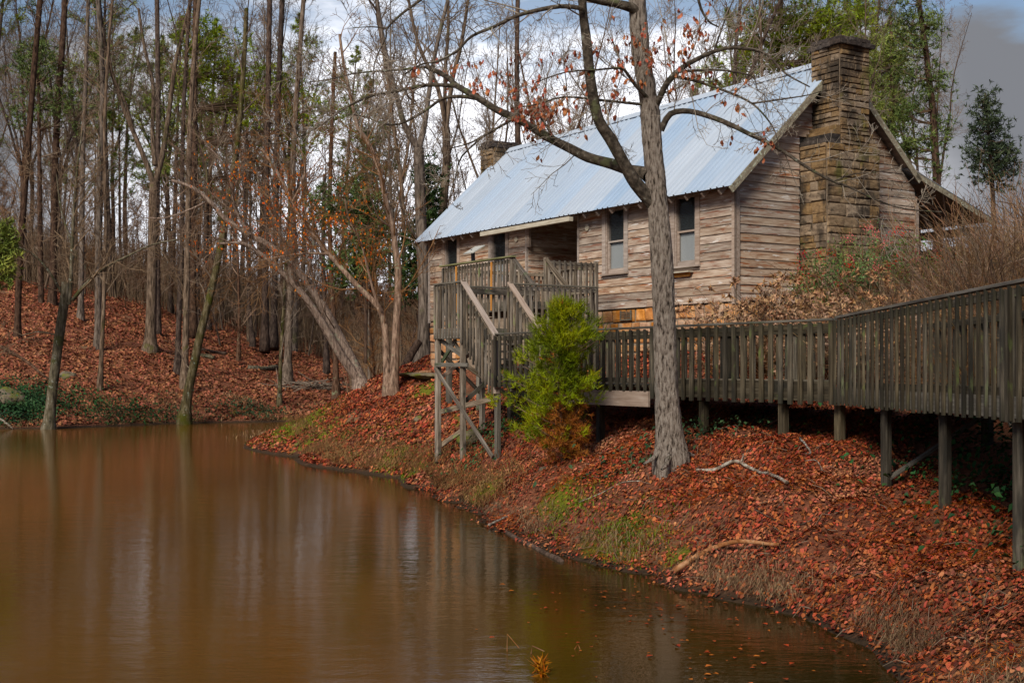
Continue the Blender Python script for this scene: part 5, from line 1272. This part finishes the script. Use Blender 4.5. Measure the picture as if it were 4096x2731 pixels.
for (x, y, s) in ((5.6,26.6,1.3),(6.4,27.2,1.25),(7.1,26.3,1.3),(6.0,25.4,1.2),(7.6,27.8,1.35),(6.9,24.9,1.25),(7.8,25.6,1.3),(5.0,25.0,1.1),(6.2,23.8,1.2),(7.3,23.3,1.2),(8.0,22.2,1.0),(8.6,27,1.2)):
    plant_tree('dried_hydrangea', HY[i % 2], (x, y, gz(x, y)-.05), bush_label('low dried flower bush', x, y, 22, 28), 'shrub', 'dried flower bushes by the gable', tr_.uniform(0, 6), s*1.4); i += 1
def nandina(loc, s, seed, label):
    r = random.Random(seed); V, F, LV, LF, BV, BF = [], [], [], [], [], []
    for k in range(26):
        d = Vector((r.gauss(0, .35), r.gauss(0, .35), 1)).normalized(); L = r.uniform(1.1, 1.9); pts = [Vector((r.gauss(0, .12), r.gauss(0, .12), 0))]
        for i in range(4): d = (d+rvec(r)*.1).normalized(); pts.append(pts[-1]+d*L/4)
        tube(V, F, pts, [.012, .011, .01, .008, .006], 4)
        for j in range(26):
            t = r.uniform(1.4, 4); i = min(int(t), 3); p = pts[i].lerp(pts[i+1], t-i)+rvec(r)*.12
            for q_ in range(6):
                dd_ = (rvec(r)+Vector((0, 0, .1))).normalized(); s_ = dd_.cross(rvec(r)).normalized(); l_ = r.uniform(.04, .075); b = len(LV); p0 = p+rvec(r)*.05
                LV += [tuple(p0), tuple(p0+dd_*l_*.5-s_*l_*.2), tuple(p0+dd_*l_), tuple(p0+dd_*l_*.5+s_*l_*.2)]; LF.append((b, b+1, b+2, b+3))
        if r.random() < .55:
            c_ = pts[-1]+rvec(r)*.05
            for q_ in range(34):
                p = c_+Vector((r.gauss(0, .05), r.gauss(0, .05), r.gauss(0, .045)))
                b = len(BV); e = .011
                BV += [tuple(p+Vector(o_)*e) for o_ in ((1,0,0),(-1,0,0),(0,1,0),(0,-1,0),(0,0,1),(0,0,-1))]; BF += [(b,b+2,b+4),(b+2,b+1,b+4),(b+1,b+3,b+4),(b+3,b,b+4),(b+2,b,b+5),(b+1,b+2,b+5),(b+3,b+1,b+5),(b,b+3,b+5)]
    root = plant_tree('berry_bush', [('stems', to_mesh('stems', V, F, 'redtwig')), ('leaves', to_mesh('leaves', LV, LF, 'nandina', False)), ('berries', to_mesh('berries', BV, BF, 'berry', False))], loc, label, 'shrub', 'red berried bushes at the chimney foot', r.uniform(0, 6), s)
for k, (u, Y, s, lab) in enumerate(((1905, 26.3, 1.15, 'leftmost green bush with red berries at the foot of the stone chimney'), (1985, 26.6, 1.3, 'middle green bush hung with red berries before the chimney'), (2060, 27, 1.25, 'green berry bush right of the chimney under the gable end'), (2120, 28.5, 1.05, 'rightmost berry bush in front of the porch opening'))):
    x = (u*1.7415-2048)/5018*Y; nandina((x, Y, gz(x, Y)+.35), s, 70+k, lab)

# ------------------------------------------------------------------ ground litter (numpy)
def mesh_np(name, co, faces, mat, label=None, cat=None):
    me = bpy.data.meshes.new(name); k = faces.shape[1]
    me.vertices.add(len(co)); me.vertices.foreach_set('co', co.astype(np.float32).ravel())
    me.loops.add(faces.size); me.loops.foreach_set('vertex_index', faces.ravel().astype(np.int32))
    me.polygons.add(len(faces)); me.polygons.foreach_set('loop_start', (np.arange(len(faces))*k).astype(np.int32)); me.update(calc_edges=True)
    me.materials.append(MT[mat]); o = link(name, me); tag(o, label, cat, kind='stuff'); return o
rs = np.random.RandomState(11)
def scatter_pts(n, xr, yr, cond):
    x = rs.uniform(*xr, n); y = rs.uniform(*yr, n); z = gz_arr(x, y); k = cond(x, y, z); return x[k], y[k], z[k]
def leaf_field(name, x, y, z, s0, s1, mat, label, lift=.35, cat=None, flat=False):
    n = len(x); ang = rs.uniform(0, 6.283, n); s = rs.uniform(s0, s1, n); tl_ = 0 if flat else 1
    d = np.stack([np.cos(ang), np.sin(ang), rs.normal(0, .25, n)*tl_], -1); t = np.stack([-np.sin(ang), np.cos(ang), rs.normal(0, .3, n)*tl_], -1)
    e = .05
    if flat: nx_ = ny_ = np.zeros(n)
    else: g0 = gz_arr(x, y); nx_ = -(gz_arr(x+e, y)-g0)/e; ny_ = -(gz_arr(x, y+e)-g0)/e
    d[:, 2] += -(nx_*d[:, 0]+ny_*d[:, 1]); t[:, 2] += -(nx_*t[:, 0]+ny_*t[:, 1])
    p = np.stack([x, y, z+rs.uniform(.004, .035, n)], -1); up = np.array([0, 0, 1.])
    l = (s*rs.uniform(.25, lift, n))[:, None]
    v0 = p-d*s[:, None]*.5; v1 = p+d*s[:, None]*.5+up*l*rs.uniform(-.2, .8, (n, 1))
    w_ = s[:, None]*.36
    a = p+t*w_-d*s[:, None]*.1+up*l; b = p-t*w_-d*s[:, None]*.1+up*l
    c_ = p+t*w_*.8+d*s[:, None]*.25+up*l*.7; e_ = p-t*w_*.8+d*s[:, None]*.25+up*l*.7
    co = np.stack([v0, a, c_, v1, e_, b], 1).reshape(-1, 3); i0 = np.arange(n)[:, None]*6
    F = np.concatenate([i0+np.array([[0, 1, 2, 3]]), i0+np.array([[0, 3, 4, 5]])], 1).reshape(-1, 4)
    return mesh_np(name, co, F, mat, label, cat)
nearc = lambda x, y, z: (z > -.015) & (x/y > -.26) & (x/y < .45) & ~((x > 5.5) & (y < 18))
x, y, z = scatter_pts(360000, (-9, 9), (9, 27), nearc)
k = (rs.rand(len(x)) < np.clip(.35+z*1.4, 0, 1)*(1-1.1*moss_at(x, y))) & (rs.rand(len(x)) < np.clip(.75+.5*(np.sin(x*1.7+1.1*y)+np.sin(y*2.3-x*.9)), .45, 1))
leaf_field('leaf_litter', x[k], y[k], z[k], .022, .066, 'litter', 'curled rust brown leaves covering the near bank', cat='leaves')
x, y, z = scatter_pts(130000, (-9.5, 8), (27, 50), lambda x, y, z: (z > .05) & (x/y > -.26) & (x/y < .2) & ~((x > -1.5) & (y > 34)))
k = rs.rand(len(x)) > moss_at(x, y)*1.05; x, y, z = x[k], y[k], z[k]
leaf_field('leaf_litter', x, y, z, .05, .11, 'litter', 'fallen leaves on the bank below the left end of the cabin', cat='leaves')
x, y, z = scatter_pts(200000, (-38, -4), (52, 110), lambda x, y, z: (z > .12) & (x/y > -.44) & (x/y < -.05))
leaf_field('leaf_litter', x, y, z, .09, .20, 'litterfar', 'orange leaf carpet on the far wooded slope', cat='leaves')
# pine straw and grass
def blades(name, x, y, z, L0, L1, wd, mat, label, droop=.3, stand=.6, aim=None, cat='grass'):
    n = len(x); ang = rs.uniform(0, 6.283, n) if aim is None else rs.normal(aim, .8, n); L = rs.uniform(L0, L1, n)[:, None]
    d = np.stack([np.cos(ang), np.sin(ang), np.full(n, 0)], -1); up = np.array([0, 0, 1.]); s = np.stack([-np.sin(ang), np.cos(ang), np.zeros(n)], -1)*wd
    st = (stand*rs.uniform(.3, 1.3, n))[:, None]
    p0 = np.stack([x, y, z-.01], -1); p1 = p0+(d*(1-st*.6)*.5+up*st*.6)*L; p2 = p1+(d*.6-up*(droop-.35*st))*L*.55
    co = np.stack([p0-s, p0+s, p1+s*.7, p1-s*.7, p2], 1).reshape(-1, 3); i0 = np.arange(n)*5
    me = bpy.data.meshes.new(name)
    F = [(i, i+1, i+2, i+3) for i in i0.tolist()]; F2 = [(i+3, i+2, i+4) for i in i0.tolist()]
    me.from_pydata([tuple(c_) for c_ in co.tolist()], [], F+F2); me.materials.append(MT[mat]); o = link(name, me); tag(o, label, cat, kind='stuff'); return o
x, y, z = scatter_pts(110000, (-1, 5.5), (9.5, 24), lambda x, y, z: (z > .05) & (x/y < .45))
k = (np.sin(x*1.9+y*.8)+np.sin(y*1.3-x*.7)+rs.normal(0, .6, len(x))) > 0
blades('pine_straw', x[k], y[k], z[k]+.02, .12, .24, .0035, 'straw', 'orange pine straw strewn among the leaves on the near bank', .15, .12)
shore = np.array(SH)
def along_shore(n, i0, i1, spread, off):
    k = rs.uniform(i0, i1, n); i = k.astype(int); f = k-i; p = shore[i]*(1-f)[:, None]+shore[np.minimum(i+1, len(shore)-1)]*f[:, None]
    tgt = np.abs(rs.normal(0, spread, n))+off; x = p[:, 0]+tgt; y = p[:, 1]+tgt*.45; return x, y, gz_arr(x, y)
x, y, z = along_shore(6000, 5, 13, .26, .1); k = (z > .01)&(np.sin(y*2.3)+rs.normal(0, .5, len(x)) > -.1)
blades('dry_grass', x[k], y[k], z[k], .15, .38, .004, 'drygrass', 'drooping dry grass fringe along the near waterline', .75, .7, aim=3.6)
x, y, z = along_shore(6000, 0, 5, .5, .1); k = z > .01
blades('dry_grass', x[k], y[k], z[k], .2, .45, .008, 'drygrass', 'dry grass and stems at the water edge below the stairs', .6, .8, aim=3.6)
def patch(cx, cy, sx_, sy_, n): 
    x = rs.normal(cx, sx_, n); y = rs.normal(cy, sy_, n); z = gz_arr(x, y); k = z > .02; return x[k], y[k], z[k]
for (cx, cy, sx_, sy_, n, lab) in ((1.7,17.0,.28,.5,1300,'fresh green grass patch on the bank left of the bare log'),(1.0,19.4,.3,.7,900,'green tufts on the bank below the yellow cedar'),(-2.6,29.6,.4,.8,900,'green moss tufts at the foot of the stair posts'),(-7.2,43,.9,2.2,2600,'yellow green moss patch on the nose of the bank'),(-3.2,33.5,.7,1.6,900,'mossy tufts on the slope left of the stair tower')):
    x, y, z = patch(cx, cy, sx_, sy_, n); blades('green_grass', x, y, z, .07, .18, .006 if cy < 30 else .012, 'greengrass', lab, .3, .8)
x, y, z = scatter_pts(26000, (-25, -9), (53, 64), lambda x, y, z: (z > .05) & (z < 1.3) & (x/y > -.43))
k = (np.sin(x*1.3+y)+rs.normal(0, .6, len(x))) > .1
blades('dry_grass', x[k], y[k], z[k], .15, .4, .014, 'drygrass', 'pale dry grass along the far shore of the pond', .5, .8)
x, y, z = scatter_pts(15000, (-2, 6), (27, 60), lambda x, y, z: (x/y < 0)&(x/y > -.12)&(y > 44))
blades('dry_grass', x, y, z, .3, .9, .02, 'drygrass', 'dry undergrowth behind the left end of the cabin', .3, .9)
def brush(xr, yr, n, cond, L0, L1, wd, label):
    x, y, z = scatter_pts(n, xr, yr, cond); n = len(x); L = rs.uniform(L0, L1, n)[:, None]; up = np.array([0, 0, 1.])
    an = rs.uniform(0, 3.14, n); s = np.stack([np.cos(an), np.sin(an), np.zeros(n)], -1)*wd*rs.uniform(.5, 1.3, (n, 1))
    d = np.stack([rs.normal(0, .16, n), rs.normal(0, .16, n), np.ones(n)], -1); p0 = np.stack([x, y, z-.1], -1); p1 = p0+d*L*.5; p2 = p1+(d+rs.normal(0, .12, (n, 3)))*L*.5
    co = np.stack([p0-s, p0+s, p1+s*.7, p1-s*.7, p2+s*.15, p2-s*.15], 1).reshape(-1, 3); i0 = np.arange(n)[:, None]*6
    F = np.concatenate([i0+np.array([[0, 1, 2, 3]]), i0+np.array([[3, 2, 4, 5]])], 1).reshape(-1, 4)
    mesh_np('brush', co, F, 'twig', label, 'brush')
brush((-70, -4), (92, 150), 26000, lambda x, y, z: (x/y < -.02) & (x/y > -.47), 1.2, 5.5, .028, 'thin grey brown brush and saplings along the crest of the far slope')
brush((-12, 12), (56, 100), 9000, lambda x, y, z: (x/y > -.13) & (x/y < .12) & (z > .4), .8, 4.0, .018, 'twiggy undergrowth in the hollow behind the cabin')
brush((9, 17), (34, 44), 3000, lambda x, y, z: (x/y > .27) & (x/y < .45) & (~np.array([in_house(a, b, 0) for a, b in zip(x, y)])), .8, 2.6, .009, 'dark brush just behind the open porch')
brush((18, 50), (36, 90), 7000, lambda x, y, z: (x/y > .33) & (x/y < .47), .8, 3.2, .016, 'dark brush beyond the porch at the far right')
# ivy on the left bank and below the ramp
def ivy(cx, cy, sx_, sy_, n, s0, s1, lab, hgt=.3):
    x, y, z = patch(cx, cy, sx_, sy_, n); z = z+np.abs(rs.normal(0, hgt, len(x)))
    leaf_field('ivy_patch', x, y, z, s0, s1, 'ivy', lab, .5, cat='ivy')
ivy(-22,55.5,1.0,1.2,4500,.08,.14,'dark ivy mound on the far bank at the left edge',.25)
ivy(-17.5,57.5,2.2,1.3,1900,.08,.13,'ivy trailing along the far bank beside the mossy trunk in the water',.15)
ivy(-12.5,61.2,1.2,.8,500,.08,.13,'small ivy clump near the leaning tree on the far shore',.15)
ivy(3.1,20.6,1.0,.5,500,.05,.09,'green ivy sprigs in the shade under the boardwalk behind the oak',.12)
ivy(5.9,14.6,.6,1.8,1500,.05,.09,'dark ivy under the right end of the boardwalk',.2)
ivy(-.2,27.5,.7,.7,500,.05,.09,'ivy between the posts of the stair tower',.1)
# floating bits
x = rs.uniform(-.6, 3.2, 500); y = rs.uniform(9.3, 15, 500); z = gz_arr(x, y); k = (z < -.02)&(rs.rand(500) < np.clip((x+.5)/3.4, .03, .6)**1.3); x, y = x[k], y[k]
leaf_field('floating_leaves', x, y, np.full(len(x), .0)+.003, .03, .075, 'deadleaf', 'scattered dead leaves floating on the dark near water', .12, cat='leaves', flat=True)
x, y, z = scatter_pts(5000, (-11, -6.5), (46, 52), lambda x, y, z: z < .05); k = rs.rand(len(x)) < np.clip(1-np.abs(x+8.2)/2.6, 0, 1)*.25
blades('water_weeds', x[k], y[k], np.zeros(k.sum()), .12, .3, .012, 'drygrass', 'dark weed stalks in the shallows off the nose of the bank', .3, 1.0, cat='weeds')

# ------------------------------------------------------------------ logs, sticks, rocks
def stick(name, label, uvY, r0, r1, mat, cat='stick', seed=0, snap=True, n=8, lift=0.0, extra=()):
    pts = []
    for (u, v_, Y) in uvY:
        p = at(u, v_, Y)
        if snap: p.z = gz(p.x, p.y)+r0*.6+lift
        pts.append(p)
    first = pts[0].copy(); pts = smooth_path([p-first for p in pts], 4); m = len(pts); r = random.Random(seed)
    V, F = [], []; tube(V, F, [p+rvec(r)*r0*.12 for p in pts], [(r0+(r1-r0)*i/(m-1))*(1+r.uniform(-.1, .1)) for i in range(m)], n)
    F.append(tuple(range(n-1, -1, -1))); F.append(tuple(range(len(V)-n, len(V))))
    for (t, dx, dy, dz, rr_) in extra:
        p = pts[int(t*(m-1))]; tube(V, F, [p, p+Vector((dx, dy, dz))*.5+rvec(r)*.02, p+Vector((dx, dy, dz))], [rr_, rr_*.8, rr_*.5], 5)
    o = link(name, to_mesh(name, V, F, mat), None, first); tag(o, label, cat); return o
def gY(u, v_, lo=9, hi=80):    # distance at which the view ray meets the ground
    Y = lo
    while Y < hi:
        p = at(u, v_, Y)
        if p.z <= max(0, gz(p.x, p.y)): return Y
        Y += .15
    return hi
def G(uv): return [(u, v_, gY(u, v_)) for u, v_ in uv]
stick('driftwood_log', 'bare curved branch sloping down the bank into the dark water', G([(1548,1330),(1660,1284),(1790,1276)]), .042, .022, 'log', 'log', 1, lift=.06)
stick('fallen_branch', 'lichened grey branch lying on leaves right of the oak', G([(1600,1090),(1645,1090),(1690,1083),(1740,1090),(1775,1102),(1808,1118)]), .028, .022, 'lichenstick', 'branch', 2, lift=.03, extra=((.45, .05, .1, .12, .014),))
stick('fallen_branch', 'thin grey stick across the leaves left of the oak foot', G([(1330,1158),(1380,1140),(1430,1122),(1470,1120)]), .010, .008, 'lichenstick', 'stick', 3, lift=.02)
stick('fallen_branch', 'long thin brown twig curving over the leaves in mid bank', G([(1675,1160),(1730,1190),(1780,1210),(1830,1212),(1880,1200),(1905,1185)]), .007, .009, 'redbark', 'stick', 4, lift=.02)
stick('fallen_branch', 'short forked stick near the posts under the boardwalk', G([(1838,1018),(1855,1035),(1862,1050),(1850,1060)]), .018, .010, 'lichenstick', 'stick', 5, lift=.03)
stick('fallen_branch', 'small arched pale twig right of the lichened branch', G([(1850,1065),(1875,1070),(1890,1088)]), .007, .005, 'lichenstick', 'stick', 6, lift=.03)
stick('fallen_branch', 'stick leaning up out of the leaves beside a boardwalk post', [(1770,972,20.0),(1790,962,20.0),(1808,952,19.9)], .016, .02, 'redbark', 'stick', 7, snap=False)
stick('fallen_branch', 'bleached board end lying at the narrow waterline below the stairs', G([(1122,1212),(1142,1203),(1165,1192)]), .025, .02, 'lichenstick', 'stick', 8, lift=.02)
stick('sunken_log', 'dark sunken log just breaking the water along the near bank', [(u, v_, 5018*H/(v_*1.7415-1470)) for u, v_ in ((1140,1208),(1180,1232),(1230,1258),(1290,1290))], .035, .045, 'brownbark', 'log', 9, snap=False)
stick('bench_log', 'mossy log lying on the path of the far slope right of centre', G([(570,849),(600,852),(634,850)]), .16, .15, 'mossbark', 'log', 10)
stick('bench_log', 'thin dark log lying higher up the far slope', G([(466,808),(495,812),(520,815)]), .12, .10, 'brownbark', 'log', 11)
stick('bench_log', 'short mossy stump of log beside the leaning tree', G([(464,822),(476,824),(490,826)]), .16, .12, 'mossbark', 'log', 12)
stick('fallen_branch', 'pale fallen pole on the bank left of the stair posts', G([(930,868),(960,861),(990,857)]), .06, .05, 'log', 'stick', 13)
stick('fallen_branch', 'broken branch angled over the ivy mound at the far left', [(0,795,57),(60,830,57),(110,870,56)], .09, .05, 'brownbark', 'branch', 14, snap=False)
stick('fallen_branch', 'white stick poking from the water at the left edge', [(0,962,53),(18,974,53),(30,985,53)], .05, .03, 'lichenstick', 'stick', 15, snap=False)
# brush pile
br = random.Random(8); V, F = [], []; cc = at(720, 895, gY(720, 895)); cc.z = gz(cc.x, cc.y)
for k in range(70):
    p = Vector((br.gauss(0, 1.1), br.gauss(0, .5), br.uniform(0, .35))); d = Vector((br.gauss(0, 1), br.gauss(0, .6), br.gauss(0, .25))).normalized()*br.uniform(.5, 1.3)
    tube(V, F, [p-d, p+rvec(br)*.08, p+d], [br.uniform(.02, .05), .03, .012], 4)
tag(link('brush_pile', to_mesh('brush_pile', V, F, 'twig'), None, cc), 'heap of cut branches on the far shore beside the split trunk', 'brush pile')
def rock(u, v_, s, label, seed, Y=None):
    Y = Y or gY(u, v_); p = at(u, v_, Y); p.z = gz(p.x, p.y)
    import bmesh
    bm = bmesh.new(); bmesh.ops.create_icosphere(bm, subdivisions=3, radius=1)
    for q_ in bm.verts:
        n = mnoise.noise(q_.co*1.3+Vector((seed*7, 0, 0)))*.35+mnoise.noise(q_.co*3.5+Vector((seed, 3, 0)))*.12
        q_.co = Vector((q_.co.x*s[0], q_.co.y*s[1], q_.co.z*s[2]))*(1+n)
    me = bpy.data.meshes.new('rock'); bm.to_mesh(me); bm.free(); me.materials.append(MT['rock']); me.polygons.foreach_set('use_smooth', [True]*len(me.polygons))
    tag(link('rock', me, None, p), label, 'rock')
rock(1085, 1015, (.32, .3, .24), 'mossy rock between the legs of the stair tower', 1)
rock(962, 965, (.13, .12, .13), 'small dark mossy stone left of the stair posts', 2)
rock(990, 866, (.7, .6, .10), 'flat moss covered ledge at the left foundation corner', 3)
rock(686, 1047, (.12, .1, .08), 'little pale stone at the tip of the near bank', 4, 37.5)
rock(155, 868, (.45, .4, .28), 'grey boulder behind the mossy trunk in the water', 5)
rock(10, 860, (1.0, .9, .6), 'big ivy covered boulder at the left edge', 6, 56)
rock(955, 862, (.6, .5, .08), 'low mossy hummock near the propped broken trunk', 7)
rock(1250, 1082, (.12, .12, .06), 'small stone beside the young cedar', 8)
# bent stalks in the near water
for k, (u, v_, lab, sh_) in enumerate(((1165, 1495, 'bent golden reed stalk left of the others in the near water', [(0,0,0),(.0,0,.16),(.11,.0,.03)]), (1220, 1500, 'small folded reed stalk standing in the near water', [(0,0,0),(.01,0,.07),(.12,.0,.02)]), (1320, 1490, 'tiny crumpled reed knot right of the bent stalks', [(0,0,0),(.03,0,.05),(.05,0,0)]))):
    Y = 5018*H/(v_*1.7415-1470); p = at(u, v_, Y); V, F = [], []
    tube(V, F, [Vector(q_) for q_ in sh_], [.005, .005, .004], 5)
    tag(link('bent_reed', to_mesh('bent_reed', V, F, 'log'), None, (p.x, p.y, 0)), lab, 'reed')
V, F = [], []; r = random.Random(4)
tufts(V, F, r, Vector((0, 0, .06)), Vector((0, 0, 1)), 60, .11, .012, 1.0); tufts(V, F, r, Vector((.02, -.1, .02)), Vector((0, 0, .6)), 40, .10, .012, 1.0)
p = at(1240, 1560, 5018*H/(1545*1.7415-1470)); tag(link('weed_clump', to_mesh('weed_clump', V, F, 'deadcedar', False), None, (p.x, p.y, 0)), 'ragged reddish weed clump rising from the water at the bottom edge', 'weeds')

r = random.Random(77); V, F = [], []
for k in range(700):
    x = r.uniform(-1.5, 4.6); y = r.uniform(10.5, 26); z = gz(x, y)
    if z < .04: continue
    an = r.random()*6.283; L = r.uniform(.10, .34); d = Vector((math.cos(an), math.sin(an), r.gauss(0, .12))); p = Vector((x, y, z+.035))
    q1 = p+d*L*.5+rvec(r)*.012; q2 = p+d*L
    q2.z = gz(q2.x, q2.y)+.03; q1.z = max(q1.z, gz(q1.x, q1.y)+.03)
    tube(V, F, [p, q1, q2], [.005, .004, .003], 4)
tag(link('twig_litter', to_mesh('twig_litter', V, F, 'twig')), 'small broken twigs strewn over the near bank', 'twigs', kind='stuff')

byl = {}
for o in COL.objects:
    if o.parent is None and o.get('label') and o.get('group'): byl.setdefault(o['label'], []).append(o)
ORD = {2: ('left one', 'right one'), 3: ('left one', 'middle one', 'right one')}
for l_, os_ in byl.items():
    if len(os_) in (2, 3, 4, 5) and ('row' in l_):
        os_.sort(key=lambda o: o.location.x/max(.1, o.location.y))
        nm = ORD.get(len(os_)) or ('leftmost',)+('second from left', 'third from left', 'fourth from left')[:len(os_)-2]+('rightmost',)
        for o, w_ in zip(os_, nm):
            t_ = l_+', '+w_
            o['label'] = t_ if len(t_.split()) <= 16 else t_.replace(' row,', ',').replace(' one', '').replace('just ', '')
